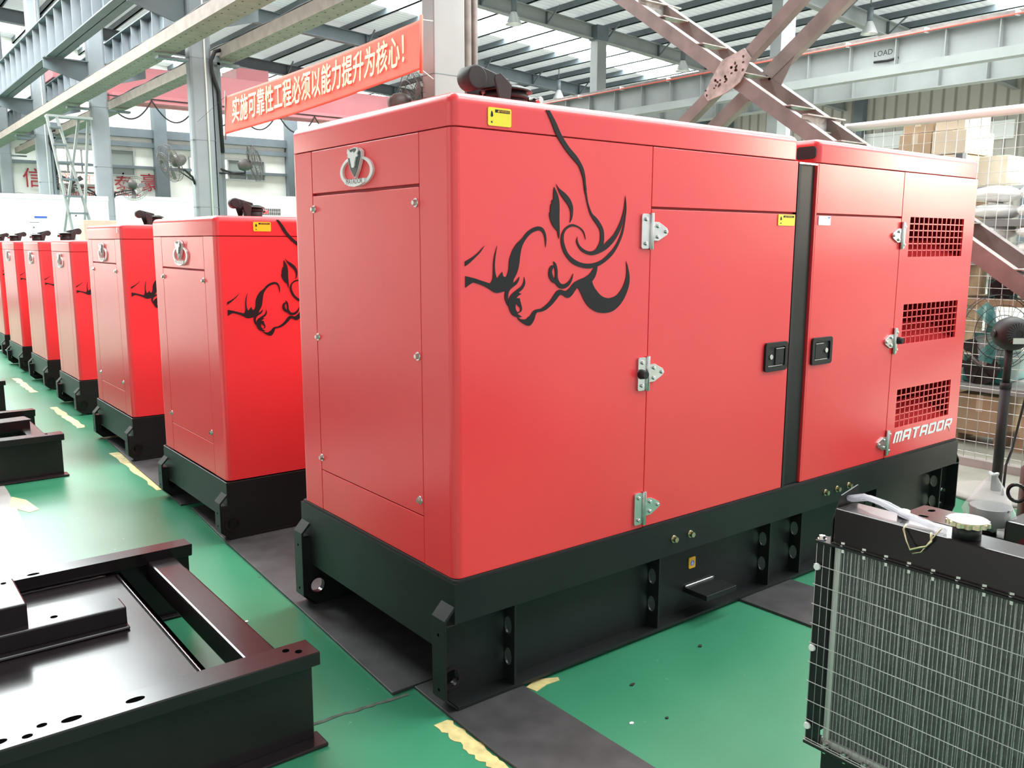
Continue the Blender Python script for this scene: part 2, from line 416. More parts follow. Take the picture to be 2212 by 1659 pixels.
def circ(cx, cy, r, n=20, ry=None):
    ry = r if ry is None else ry
    return [(cx + r * math.cos(2 * math.pi * i / n), cy + ry * math.sin(2 * math.pi * i / n)) for i in range(n)]
BULL=[
 [ [(0.048,1.501,1),(0.08,1.494),(0.111,1.485),(0.146,1.475,1),(0.153,1.482),(0.158,1.496),(0.159,1.518),(0.16,1.543),(0.164,1.565),(0.17,1.583),(0.176,1.598,1),(0.172,1.58),(0.168,1.558),(0.166,1.533),(0.168,1.511),(0.172,1.497),(0.177,1.49,1),(0.184,1.5),(0.197,1.512,1),(0.2,1.499),(0.206,1.495),(0.214,1.496),(0.22,1.507),(0.224,1.523),(0.226,1.548),(0.232,1.567),(0.242,1.586),(0.258,1.605),(0.279,1.621),(0.299,1.641),(0.32,1.654),(0.341,1.661),(0.356,1.662),(0.371,1.657),(0.382,1.643),(0.387,1.625),(0.387,1.609),(0.384,1.591,1),(0.382,1.609),(0.378,1.628),(0.371,1.641),(0.361,1.648),(0.346,1.648),(0.325,1.641),(0.308,1.63),(0.291,1.612),(0.279,1.591),(0.273,1.567),(0.27,1.545),(0.265,1.522),(0.257,1.503),(0.246,1.487),(0.242,1.474,1),(0.255,1.481),(0.269,1.494,1),(0.267,1.482),(0.257,1.469),(0.242,1.46),(0.23,1.452),(0.223,1.44),(0.221,1.424),(0.222,1.411,1),(0.221,1.397,1),(0.216,1.405),(0.209,1.419),(0.207,1.435),(0.21,1.448,1),(0.194,1.445),(0.176,1.443),(0.162,1.446),(0.146,1.455),(0.13,1.463),(0.111,1.471),(0.091,1.477),(0.077,1.48,1),(0.061,1.472),(0.048,1.464,1)] ],
 [ [(0.29,1.493,1),(0.295,1.476),(0.291,1.462),(0.28,1.449),(0.267,1.441),(0.279,1.437,1),(0.265,1.43),(0.257,1.423,1),(0.271,1.422,1),(0.276,1.405),(0.281,1.39),(0.28,1.379),(0.272,1.374),(0.261,1.37,1),(0.282,1.358,1),(0.27,1.357),(0.264,1.357,1),(0.276,1.351),(0.297,1.349),(0.308,1.356),(0.316,1.359),(0.325,1.37),(0.335,1.378),(0.348,1.381),(0.366,1.383),(0.387,1.394),(0.405,1.407),(0.422,1.426),(0.437,1.441),(0.453,1.445),(0.471,1.441),(0.482,1.441),(0.498,1.451),(0.516,1.467),(0.539,1.477),(0.567,1.485),(0.59,1.496),(0.602,1.507),(0.612,1.518,1),(0.631,1.524,1),(0.628,1.506),(0.619,1.485),(0.605,1.47,1),(0.613,1.454),(0.63,1.435),(0.654,1.416),(0.684,1.407),(0.709,1.409),(0.733,1.417),(0.758,1.44),(0.775,1.471),(0.781,1.503),(0.777,1.541,1),(0.788,1.517),(0.797,1.485),(0.796,1.456),(0.786,1.428),(0.769,1.4),(0.745,1.376),(0.715,1.359),(0.681,1.353),(0.641,1.356),(0.607,1.369),(0.583,1.386),(0.564,1.409),(0.545,1.439),(0.534,1.451,1),(0.521,1.437),(0.508,1.423),(0.492,1.415),(0.478,1.418),(0.465,1.425),(0.451,1.426),(0.436,1.412),(0.414,1.393),(0.387,1.377),(0.366,1.372),(0.349,1.371,1),(0.342,1.363),(0.336,1.347),(0.325,1.332),(0.314,1.326),(0.297,1.33),(0.276,1.342),(0.266,1.35),(0.261,1.358,1),(0.251,1.361),(0.239,1.368),(0.23,1.38),(0.224,1.395),(0.223,1.411),(0.226,1.424),(0.238,1.438),(0.259,1.451),(0.278,1.462),(0.288,1.477)],[(0.255,1.406,1),(0.263,1.398),(0.274,1.388),(0.272,1.378),(0.263,1.375),(0.256,1.382),(0.253,1.393)] ],
 [ [(0.57,1.618,1),(0.568,1.633),(0.559,1.65),(0.54,1.663),(0.512,1.672),(0.49,1.669),(0.47,1.657),(0.457,1.639),(0.453,1.619),(0.457,1.596),(0.469,1.572),(0.487,1.552),(0.51,1.535),(0.543,1.523),(0.58,1.517),(0.618,1.52),(0.656,1.533),(0.695,1.556),(0.723,1.583),(0.747,1.62),(0.761,1.655),(0.769,1.701),(0.772,1.736),(0.765,1.779,1),(0.767,1.736),(0.764,1.704),(0.753,1.659),(0.737,1.624),(0.713,1.592),(0.684,1.568),(0.651,1.547),(0.618,1.537),(0.58,1.534),(0.542,1.54),(0.51,1.554),(0.487,1.572),(0.473,1.596),(0.466,1.619),(0.468,1.639),(0.479,1.654),(0.499,1.663),(0.517,1.664),(0.54,1.658),(0.559,1.643)] ],
 [ [(0.551,1.839,1),(0.555,1.82),(0.56,1.793),(0.568,1.767),(0.575,1.744),(0.583,1.724),(0.59,1.709),(0.604,1.691),(0.624,1.671),(0.639,1.652),(0.642,1.633),(0.64,1.613),(0.63,1.596),(0.619,1.584),(0.602,1.578),(0.579,1.579),(0.555,1.589),(0.539,1.602),(0.531,1.618),(0.531,1.629,1),(0.526,1.613),(0.534,1.596),(0.551,1.579),(0.574,1.569),(0.603,1.564),(0.636,1.57),(0.674,1.585),(0.708,1.61),(0.732,1.638),(0.75,1.669),(0.759,1.701),(0.764,1.735),(0.765,1.775,1),(0.761,1.742),(0.754,1.714),(0.742,1.686),(0.726,1.66),(0.707,1.637),(0.683,1.618),(0.658,1.6,1),(0.661,1.623),(0.658,1.651),(0.645,1.673),(0.623,1.695),(0.602,1.709),(0.592,1.723),(0.58,1.747),(0.574,1.771),(0.568,1.8),(0.565,1.823),(0.563,1.84,1)] ],
 [ [(0.42,1.796,1),(0.433,1.777),(0.442,1.756),(0.445,1.73),(0.445,1.698),(0.446,1.665),(0.447,1.639),(0.445,1.621,1),(0.44,1.632),(0.437,1.647,1),(0.423,1.658),(0.41,1.674),(0.401,1.694),(0.4,1.711,1),(0.404,1.708,1),(0.403,1.723),(0.406,1.739,1),(0.41,1.736,1),(0.409,1.746),(0.412,1.754,1),(0.417,1.751,1),(0.417,1.768),(0.418,1.785)] ],
 [ [(0.429,1.806,1),(0.443,1.792),(0.47,1.777),(0.493,1.758),(0.506,1.735),(0.508,1.716),(0.504,1.692),(0.494,1.677,1),(0.497,1.695),(0.496,1.715),(0.486,1.735),(0.466,1.755),(0.446,1.776)] ],
 [ [(0.42,1.544,1),(0.432,1.535),(0.439,1.513),(0.44,1.489),(0.448,1.473),(0.459,1.465),(0.475,1.465),(0.491,1.473),(0.504,1.486),(0.512,1.5,1),(0.509,1.481),(0.498,1.463),(0.482,1.452),(0.462,1.448),(0.444,1.454),(0.43,1.467),(0.415,1.473),(0.401,1.49),(0.399,1.507),(0.403,1.522),(0.412,1.53),(0.424,1.531,1)],[(0.425,1.526,1),(0.416,1.517),(0.414,1.505),(0.419,1.492),(0.427,1.481,1),(0.429,1.5),(0.427,1.516)] ],
 [ [(0.047,1.548,1),(0.069,1.558),(0.096,1.574),(0.123,1.597,1),(0.107,1.577),(0.084,1.558),(0.061,1.541),(0.047,1.533,1)] ],
 [ [(0.379,2.046,1),(0.403,2.01),(0.424,1.972),(0.449,1.943),(0.474,1.918),(0.502,1.895),(0.531,1.872),(0.544,1.85),(0.554,1.827),(0.559,1.8),(0.562,1.791,1),(0.571,1.791,1),(0.567,1.809),(0.563,1.837),(0.555,1.862),(0.543,1.881),(0.521,1.905),(0.489,1.93),(0.462,1.957),(0.445,1.978),(0.424,2.011),(0.396,2.046,1)] ],
]


# ---------------------------------------------------------------- the hall: floor, walls, roof
struct(MB().box(-16, 46, -9, 48, -.2, 0).build('floor', FLOOR))
struct(MB().prism([(-15, -8), (-2.4, -8), (-2.2, 1.0), (-.92, 1.2), (-.865, 2.2), (-.79, 3.96), (-.78, 4.6), (-2.2, 4.8), (-2.2, 45), (-15, 45)], 0, .0015, 'z').build('trim_1', CONC))
struct(MB().prism([(4.02, -6), (4.86, -6), (4.86, 1.9), (4.02, 1.9)], 0, .0015, 'z').build('trim_2', CONCG))
struct(MB().prism([(4.94, -8), (39, -8), (39, 45), (9, 45), (9, 1.8), (4.94, 1.8)], 0, .0015, 'z').build('trim_3', CONCG))
rnd = random.Random(4)


def worn_strip(name, x0, x1, y0, y1, n=14, ragged=.012, gaps=()):
    mb = MB()
    L = []; R = []
    for i in range(n + 1):
        y = y0 + (y1 - y0) * i / n
        L.append((x0 + (x1 - x0) * 0 + rnd.uniform(-ragged, ragged), y)); R.append((x1 + rnd.uniform(-ragged, ragged), y))
    mb.prism(L + R[::-1], 0, .0018, 'z')
    return struct(mb.build(name, LINE))


worn_strip('trim_4', -.012, .062, 3.44, 4.70)
worn_strip('trim_5', .0, .07, 5.84, 7.04)
worn_strip('trim_6', .01, .075, 8.1, 9.32)
worn_strip('trim_7', -.10, -.045, -.40, -.02, 22, .009)
struct(MB().prism([(.30, -.015), (.36, .01), (.44, -.03), (.43, -.05), (.37, -.045), (.31, -.06)], 0, .0018, 'z').build('trim_8', LINE))
struct(MB().prism([(-.84, 3.62), (-.79, 3.85), (-.73, 3.72), (-.70, 3.45), (-.76, 3.42)], 0, .0018, 'z').build('trim_9', LINE))
jn = []
for i in range(24):
    jn.append((-.62 + i * .024, .262 - i * .002 + rnd.uniform(-.003, .003)))
struct(MB().prism(jn + [(a, b - .012 - rnd.uniform(0, .006)) for a, b in jn[::-1]], 0, .0016, 'z').build('trim_10', CRACK))
# scraps and chips lying on the floor
for i, (x, y, s, c) in enumerate([(.62, -.24, .012, BLKM), (1.06, -.19, .012, BLKM), (.43, -.42, .009, WHITEV), (.55, -.47, .008, BLKM), (-.45, 1.35, .014, BLKM), (-.30, 1.15, .008, WHITEV), (.36, -.9, .016, BLKM), (.08, 2.02, .012, RED)]):
    q = [(x + s * math.cos(a) * rnd.uniform(.5, 1.2), y + s * math.sin(a) * rnd.uniform(.4, 1)) for a in [k * math.pi / 3 for k in range(6)]]
    tag(MB().prism(q, .0005, .004, 'z').build('floor_scrap', c),
        ['black chip on green floor nearest the second stiffener of the big generator', 'black chip on green floor below the yellow earth label', 'pale chip on green floor right of the mat', 'dark crumb beside the pale chip on green floor', 'black scrap on green floor between black frame and rubber mat', 'white washer-like chip on green floor beside the long mat', 'square black scrap on green floor at bottom of the picture', 'red scrap on the mat between first and second generator'][i], 'scrap')

ZR = lambda x: 10.10 - .06 * (x - 18) if x > 4.4 else 10.10 + .06 * 13.6 - .06 * (4.4 - x)
roof = MB(); roof2 = MB()


def sheet(x0, x1, y0, y1, dz=.26, t=.004):
    a, b = ZR(x0) + dz, ZR(x1) + dz
    vs = [(x0, y0, a), (x1, y0, b), (x1, y1, b), (x0, y1, a), (x0, y0, a + t), (x1, y0, b + t), (x1, y1, b + t), (x0, y1, a + t)]
    return vs[:4], [(3, 2, 1, 0)]


# roof sheets with rows of skylight sheets running down the slope: (x range, strips in y)
SK = []
for x0, x1, strips in ((-13, -4.5, ()), (-4.5, 4.1, ((5.5, 7.5), (13.0, 31.0), (33.4, 36.2))), (4.1, 4.4, ()), (4.4, 12, ((-7.5, -4.5), (-1.6, 5.2), (43.2, 45.0))),
                       (12, 36, ((-6.5, -3.8), (1.2, 4.0), (9.2, 12.0), (25.3, 28.2), (43.2, 45.0))), (36, 43, ())):
    y = -9
    rf_ = roof if x0 >= 4.4 else roof2
    for a, b in strips:
        rf_.add(*sheet(x0, x1, y, a)); SK.append((x0, x1, a, b)); y = b
    rf_.add(*sheet(x0, x1, y, 47))
ceil = struct(roof.build('ceiling', CORRROOF))
struct(roof2.build('ceiling', ROOFD))
n = 1
for x0, x1, y0, y1 in SK:
    struct(MB().add(*sheet(x0, x1, y0, y1, .27, .01)).build('window_%d' % n, SKYL)); n += 1
px = -12.2
while px < 42.5:
    z = ZR(px)
    if abs(px - 4.4) > .3:
        MB().box(px - .03, px + .03, -8.9, 46.5, z + .02, z + .25).box(px - .03, px + .09, -8.9, 46.5, z + .02, z + .035).build('roof_purlin', GREYP, ceil)
    px += 1.42
# far wall with its rails, posts and windows
struct(MB().box(-16, 44, 46, 46.3, 0, 11.2).build('wall_back', WALLW))
struct(MB().box(-12.5, -4.5, 45.9, 45.98, .2, 6.8).build('door_1', DOORL))
k = 11
for z0, z1, d in ((6.9, 7.32, .3), (6.42, 6.66, .25), (5.33, 5.47, .2), (3.38, 3.82, .35)):
    struct(MB().box(-13, 44, 46 - d, 46, z0, z1).build('trim_%d' % k, GREYP)); k += 1
for x in (5.4, 12.65, 19.95, 27.3):
    struct(MB().box(x - .33, x + .33, 45.55, 46.02, 0, 10.2).build('trim_%d' % k, GREYP)); k += 1


def wall_window(idx, x0, x1, z0, z1, nx, mats_):
    f = MB()
    for a, b, c, d in ((x0 - .06, x0, z0 - .06, z1 + .06), (x1, x1 + .06, z0 - .06, z1 + .06), (x0, x1, z0 - .06, z0), (x0, x1, z1, z1 + .06)):
        f.box(a, b, 45.84, 46.0, c, d)
    for i in range(1, nx):
        x = x0 + (x1 - x0) * i / nx
        f.box(x - .04, x + .04, 45.86, 45.98, z0, z1)
    w = struct(f.build('window_%d' % idx, GREYL))
    for i in range(nx):
        a, b = x0 + (x1 - x0) * i / nx, x0 + (x1 - x0) * (i + 1) / nx
        MB().box(a, b, 45.93, 45.96, z0, z1).build('pane', mats_[i], w)
    return w


wall_window(n + 0, 7.55, 9.5, 5.05, 6.1, 3, [WINL, WINL, WINL])
wall_window(n + 1, 7.6, 9.5, 4.45, 4.95, 2, [WINL, WINL])
wall_window(n + 2, 9.95, 11.3, 5.0, 6.2, 1, [PANE])
wall_window(n + 3, 14.2, 18.3, 5.05, 6.05, 4, [WINL, WINL, PANE, PANE])
wl = thing('wall_lettering', 'dark red company lettering on the white far wall, two lines', 'lettering', (0, 45.94, 0))
for ch, x in (('信', 6.65), ('中', 8.1), ('国', 9.15), ('泰', 10.78), ('豪', 12.05)):
    t = MB()
    text_to(t, text_mesh(ch, .98, .01), lambda a, b, c: (x + a, c, 4.58 + b))
    t.build('character', REDTXT, wl)
for w_, x in (('national', 8.72), ('Tellhow', 10.85)):
    t = MB()
    text_to(t, text_mesh(w_, .44, .01), lambda a, b, c: (x + a, c, 3.98 + b))
    t.build('word', REDTXT, wl)
# left wall, out of the picture, added to block sky light from that side
struct(MB().box(-13.3, -13, -9, 46, 0, 10.2).build('wall_left', mat('grey_left_wall', (.42, .43, .42), .7, noise=.1, nscale=.6)))
# right wall
struct(MB().box(40, 40.3, 3, 46, 0, 10.4).build('wall_right', CORRWALL))
for y in (22.3, 14.1, 30.5):
    struct(MB().box(39.6, 40, y - .25, y + .25, 0, 9.0).build('trim_%d' % k, GREYP)); k += 1
struct(MB().box(39.9, 40.02, 15, 46, 6.2, 7.0).build('trim_%d' % k, WHITEM)); k += 1

# steel frame
ROW1 = [6.98, 15.78, 23.9, 31.9, 39.9]
names = ['pale grey steel column right behind the big generator, red banner tied to it', 'grey steel column carrying black cable and two wall fans, second from the front',
         'grey steel column behind the ladder, with brackets for both crane beams', 'grey steel column left of the ladder with white damage marks', 'grey steel column furthest left beside the picture edge']
for i, y in enumerate(ROW1):
    mt = GREYW if i == 0 else GREYC
    col = thing('steel_column', names[i], 'column', (4.625, y, 0), group='columns of the middle row')
    c = MB().box(-.225, .225, -.135, .135, 0, 10.6)
    c.build('shaft', mt, col, 0.012 if i == 0 else 0.06)
    for z in (3.62, 5.2, 2.3):
        MB().box(-.229, .229, -.139, .139, z, z + .008).build('joint_seam', GREYP, col)
    MB().box(-.3, .3, -.22, .22, 0, .03).build('base_plate', GREYP, col)
    if i == 0:
        MB().cyl((.36, .02, 0), (.36, .02, 10.5), .06, n=14).build('drain_pipe', RUST, col)
        MB().cyl((.5, .05, 0), (.5, .05, 10.5), .045, n=12).build('drain_pipe', RUST, col)
    elif i in (1, 3):
        MB().cyl((.08, -.15, 2.0), (.08, -.15, 10.0), .018, n=8).build('conduit', WHITEM, col)
        MB().box(.23, .33, -.12, .1, 1.9, 5.0).build('cable_tray', GREYP, col)
        MB().box(.34, .40, -.1, .08, 1.9, 5.3).build('cable_tray', GREYP, col)
        MB().tube([(.36, -.12, 3.4), (.33, -.14, 4.6), (.2, -.18, 4.95), (.18, -.2, 5.15), (.27, -.2, 5.35), (.45, -.15, 5.42)], .04, 8).build('black_cable', BLKM, col)
    if i:
        for sx in (-1, 1):
            b = MB()
            b.prism([(sx * .2, 5.78), (sx * .2, 6.36), (sx * 1.28, 6.36), (sx * 1.28, 6.1)], -.03, .03, 'y')
            b.box(min(sx * .2, sx * 1.28), max(sx * .2, sx * 1.28), -.14, .14, 6.34, 6.37)
            b.build('crane_corbel', GREYP, col)
            MB().box(min(sx * .2, sx * .8), max(sx * .2, sx * .8), -.1, .1, 5.12, 5.17).build('beam_bracket', GREYP, col)
col = thing('steel_column', 'grey steel column carrying the low right end of the rusty brace, just past the right edge', 'column', (4.625, -1.9, 0), group='columns of the middle row')
MB().box(-.225, .225, -.135, .135, 0, 10.6).build('shaft', GREYC, col, .012)
MB().box(-.3, .3, -.22, .22, 0, .03).build('base_plate', GREYP, col)
for i, y in enumerate((6.9, 14.95, 23.2, 31.3)):
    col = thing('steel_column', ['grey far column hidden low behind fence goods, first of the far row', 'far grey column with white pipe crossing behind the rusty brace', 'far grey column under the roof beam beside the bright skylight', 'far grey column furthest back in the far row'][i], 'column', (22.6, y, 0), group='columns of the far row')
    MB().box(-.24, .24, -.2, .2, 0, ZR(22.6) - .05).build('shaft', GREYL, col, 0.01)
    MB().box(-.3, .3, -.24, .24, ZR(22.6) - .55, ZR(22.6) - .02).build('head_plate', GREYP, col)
    if i == 1:
        MB().cyl((.42, -.1, 0), (.42, -.1, ZR(22.6)), .11, n=14).build('white_pipe', WHITEM, col)


def i_beam_y(mb, x, y0, y1, z0, z1, fl=.3, t=.03, web=.02):
    mb.box(x - web / 2, x + web / 2, y0, y1, z0, z1).box(x - fl / 2, x + fl / 2, y0, y1, z0, z0 + t).box(x - fl / 2, x + fl / 2, y0, y1, z1 - t, z1)
    return mb


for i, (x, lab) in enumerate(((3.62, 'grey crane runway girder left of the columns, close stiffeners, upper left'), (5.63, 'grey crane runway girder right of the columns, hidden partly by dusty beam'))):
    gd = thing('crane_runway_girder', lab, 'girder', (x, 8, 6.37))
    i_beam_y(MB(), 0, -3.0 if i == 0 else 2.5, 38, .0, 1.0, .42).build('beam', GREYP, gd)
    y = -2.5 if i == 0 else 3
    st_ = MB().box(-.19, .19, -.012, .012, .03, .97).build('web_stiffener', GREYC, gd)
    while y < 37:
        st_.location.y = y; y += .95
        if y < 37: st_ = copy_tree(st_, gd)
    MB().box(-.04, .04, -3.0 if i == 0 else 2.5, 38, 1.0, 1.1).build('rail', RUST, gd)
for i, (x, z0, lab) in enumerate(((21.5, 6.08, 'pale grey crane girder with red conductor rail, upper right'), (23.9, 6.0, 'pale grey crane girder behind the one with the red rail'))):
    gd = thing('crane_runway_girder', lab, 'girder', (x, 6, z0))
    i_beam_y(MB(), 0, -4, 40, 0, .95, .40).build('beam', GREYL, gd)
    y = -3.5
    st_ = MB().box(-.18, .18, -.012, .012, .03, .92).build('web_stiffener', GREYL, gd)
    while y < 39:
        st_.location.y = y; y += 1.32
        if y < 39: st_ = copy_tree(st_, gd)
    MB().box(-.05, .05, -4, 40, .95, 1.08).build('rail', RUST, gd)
    if i == 0:
        MB().cyl((-.26, -4, .93), (-.26, 40, .93), .025, n=8).build('conductor_rail', mat('red_conductor', (.6, .12, .09), .5), gd)
        y = -3
        while y < 38:
            MB().box(-.27, -.1, y - .03, y + .03, .9, 1.02).build('rail_insulator', WHITEM, gd); y += 2.2
        MB().box(-.75, -.2, -4, 40, .0, .03).box(-.77, -.75, -4, 40, -.12, .12).build('walkway_edge', GREYL, gd)
        t = MB()
        text_to(t, text_mesh('LOAD', .2), lambda a, b, c: (-.013, 4.85 - a, .62 + b))
        t.tube([(-.02, 5.1, .42), (-.05, 4.7, .40), (-.02, 4.4, .44)], .03, 6)
        t.build('stencil_mark', BLKM, gd)
# roof beams along x over each line of columns
for i, y in enumerate((6.98, 15.1, 23.3, 31.4, 39.4)):
    rf = thing('roof_rafter', ['grey roof beam over the nearest column line', 'grey roof beam above the far column with white pipe', 'grey roof beam over the skylight joint of the far column', 'grey roof beam just beyond the large skylight', 'grey roof beam nearest the far wall'][i], 'roof beam', (4.4, y, 0), group='roof rafters')
    for sgn, xe in ((1, 42), (-1, -12)):
        b = MB(); d = .52
        za, zb_ = ZR(4.4), ZR(xe)
        for dy, lo, hi in ((.012, d, 0), (.14, d, d - .03), (.14, .03, 0)):
            vs = []
            for X, Z in ((0, za), (xe - 4.4, zb_)):
                for yy in (-dy, dy):
                    for o in (-lo, -hi):
                        vs.append((X, yy, Z + o))
            b.add(vs, [(0, 1, 3, 2), (4, 6, 7, 5), (0, 4, 5, 1), (2, 3, 7, 6), (0, 2, 6, 4), (1, 5, 7, 3)])
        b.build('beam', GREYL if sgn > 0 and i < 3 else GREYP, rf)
    for xx in range(8, 40, 3):
        MB().box(xx - 4.4 - .01, xx - 4.4 + .01, -.13, .13, ZR(xx) - .5, ZR(xx) - .02).build('rafter_stiffener', GREYP, rf)
        MB().beam((xx - 4.4, -.05, ZR(xx) - .5), (xx - 4.4, -.8, ZR(xx) + .05), .05, .05).build('fly_brace', GREYP, rf)
# two dusty perforated cable beams along the column row
for x0, x1, y0, lab in ((3.72, 4.20, 6.0, 'dusty perforated beam running left of the columns, longest one'), (5.02, 5.42, 7.0, 'dusty perforated beam running right of the columns')):
    cb = thing('perforated_beam', lab, 'beam', (x0, y0, 5.25))
    w = x1 - x0
    MB().box(0, w, 0, 33, 0, .02).box(0, .02, 0, 33, .02, .22).box(w - .02, w, 0, 33, .02, .22).build('channel', DUST, cb)
    d = MB(); y = .2
    while y < 20:
        for xx in (w * .22, w * .78):
            d.box(xx - .012, xx + .012, y, y + .03, -.003, .001)
        y += .3
    d.build('perforations', BLKM, cb)
    MB().tube([(.05, y / 1.0, .25 + .015 * math.sin(y * 3)) for y in range(0, 33)], .022, 6).build('cable', BLKM, cb)


# ---------------------------------------------------------------- red generator sets
def loft_cap(mb, x0, x1, y0, y1, z0, z1, r, rt):
    rings = []
    levels = [(z0, 0.0), (z0 + .002, 0.0), (z1 - rt - .003, 0.0), (z1 - rt, 0.0)] + [(z1 - rt + rt * math.sin(a), rt * (1 - math.cos(a))) for a in (0.4, 0.8, 1.2, math.pi / 2)]
    for z, ins in levels:
        q = rrect(x0 + ins, x1 - ins, y0 + ins, y1 - ins, max(r - ins * 0.6, 0.004), 5)
        rings.append([(a, b, z) for a, b in q])
    n = len(rings[0]); vs = [v for g in rings for v in g]; fs = []; sm = []
    for i in range(len(rings) - 1):
        for j in range(n):
            fs.append((i * n + j, i * n + (j + 1) % n, (i + 1) * n + (j + 1) % n, (i + 1) * n + j))
    mb.add(vs, fs, True)
    o = len(mb.v) - len(vs)
    mb.f += [tuple(o + (len(rings) - 1) * n + j for j in range(n)), tuple(o + j for j in range(n - 1, -1, -1))]
    mb.sm += [False, False]
    return mb


def corner_panel(x1, y1, z0, z1, r=0.03, t=0.012):
    """sheet bent round the near vertical corner: along y to y1, along x to x1"""
    out = [(0, y1)] + [(r - r * math.cos(a), r - r * math.sin(a)) for a in [math.pi / 2 * i / 6 for i in range(7)]] + [(x1, 0)]
    inn = [(x1, t)] + [(r - (r - t) * math.cos(a), r - (r - t) * math.sin(a)) for a in [math.pi / 2 * (6 - i) / 6 for i in range(7)]] + [(t, y1)]
    return MB().prism(out + inn, z0, z1, 'z')


SHIELD = [(.047, .064), (.045, .048), (.039, .025), (.024, .002), (0, -.021), (-.023, .004), (-.039, .031), (-.049, .05), (-.05, .065), (-.036, .075), (-.004, .081), (.024, .078)]
HEAD = [(.038, .082), (.042, .066), (.035, .058), (.040, .053), (.031, .048), (.021, .047), (.017, .033), (.013, .024), (.012, .017), (.007, .012), (-.005, .012), (-.011, .018), (-.012, .026), (-.021, .043), (-.023, .048), (-.035, .049), (-.038, .054), (-.032, .060), (-.043, .069), (-.036, .082), (-.027, .070), (-.010, .062), (-.001, .070), (.013, .065), (.027, .072)]
PLATE = [(.075, -.028), (-.074, -.028), (-.074, -.043), (-.04, -.052), (0, -.056), (.04, -.052), (.075, -.042)]


def emblem(par, yc, zc):
    P = lambda L: [(yc + a, zc + b) for a, b in L]
    e = MB().prism(circ(yc, zc, .125, 40, .0555), -.009, 0.002, 'x', [circ(yc, zc + .001, .106, 40, .045)]).build('emblem', CHROME, par, 0.003)
    grow = [(a * 1.12, (b - .03) * 1.08 + .03) for a, b in SHIELD]
    MB().prism(P(grow), -.014, -.002, 'x').build('shield_rim', CHROME, e)
    MB().prism(P(SHIELD), -.016, -.013, 'x').build('shield', DKGREY, e)
    MB().prism(P(HEAD), -.021, -.015, 'x').build('bull_head', CHROME, e, 0.002)
    MB().prism(P(PLATE), -.017, -.002, 'x').build('name_plate', CHROME, e)
    t = MB()
    text_to(t, text_mesh('MATADOR', 0.026), lambda x, y, z: (-.0176 - z, yc - x, zc - .037 + y))
    t.build('lettering', DKGREY, e)
    return e


def bull(par, dx, dz, sc, z0=1.49, xmax=None):
    b = MB()
    for n_, loops in enumerate(BULL):
        Ls = [[((p[0] - .048) * sc + dx, (p[1] - z0) * sc + dz) for p in smooth_loop(l)] for l in loops]
        b.prism(Ls[0], -.0024 - n_ * .00012, -.0010, 'y', Ls[1:])
    return b.build('bull_decal', DECAL, par)


def sticker(par, x0, x1, z0, z1, name='warning_label'):
    s = MB().prism(rrect(x0, x1, z0, z1, .006), -.0032, -.0012, 'y').build(name, YEL, par)
    w, h = x1 - x0, z1 - z0
    d = MB()
    d.prism([(x0 + .30 * w, z1 - .10 * h), (x1 - .06 * w, z1 - .10 * h), (x1 - .06 * w, z1 - .27 * h), (x0 + .30 * w, z1 - .27 * h)], -.0036, -.003, 'y')
    cx, cz = x0 + .16 * w, z0 + .62 * h                          # small figure pictogram, stays a plain blot at this size
    d.prism([(cx - .05 * w, cz - .1 * h), (cx - .03 * w, cz + .12 * h), (cx, cz + .2 * h), (cx + .04 * w, cz + .1 * h), (cx + .06 * w, cz - .08 * h), (cx, cz - .16 * h)], -.0036, -.003, 'y')
    d.prism([(cx - .04 * w, z0 + .18 * h), (cx + .02 * w, z0 + .14 * h), (cx + .05 * w, z0 + .34 * h), (cx + .03 * w, z0 + .22 * h), (cx - .03 * w, z0 + .26 * h)], -.0036, -.003, 'y')
    d.build('label_pictogram', DECAL, s)
    t = MB()
    text_to(t, text_mesh('WARNING', h * .17), lambda x, y, z: (x0 + .68 * w + x, -.0040, z1 - .185 * h + y))
    t.prism([(x0 + .40 * w, z1 - .24 * h), (x0 + .48 * w, z1 - .24 * h), (x0 + .44 * w, z1 - .12 * h)], -.0041, -.0038, 'y')
    t.build('label_heading', ORG, s)
    return s


def bolt_x(par, y, z, m=ZINC, r=.011):
    b = MB().cyl((.002, y, z), (-.004, y, z), r * 1.35, n=14).cyl((-.004, y, z), (-.014, y, z), r, r * .75, n=6, smooth=False)
    return b.build('bolt', m, par)


def bolt_y(par, x, z, y=0.0, m=BRASSY, r=.012):
    b = MB().cyl((x, y + .002, z), (x, y - .005, z), r * 1.3, n=14).cyl((x, y - .005, z), (x, y - .02, z), r, n=6, smooth=False)
    return b.build('bolt', m, par)


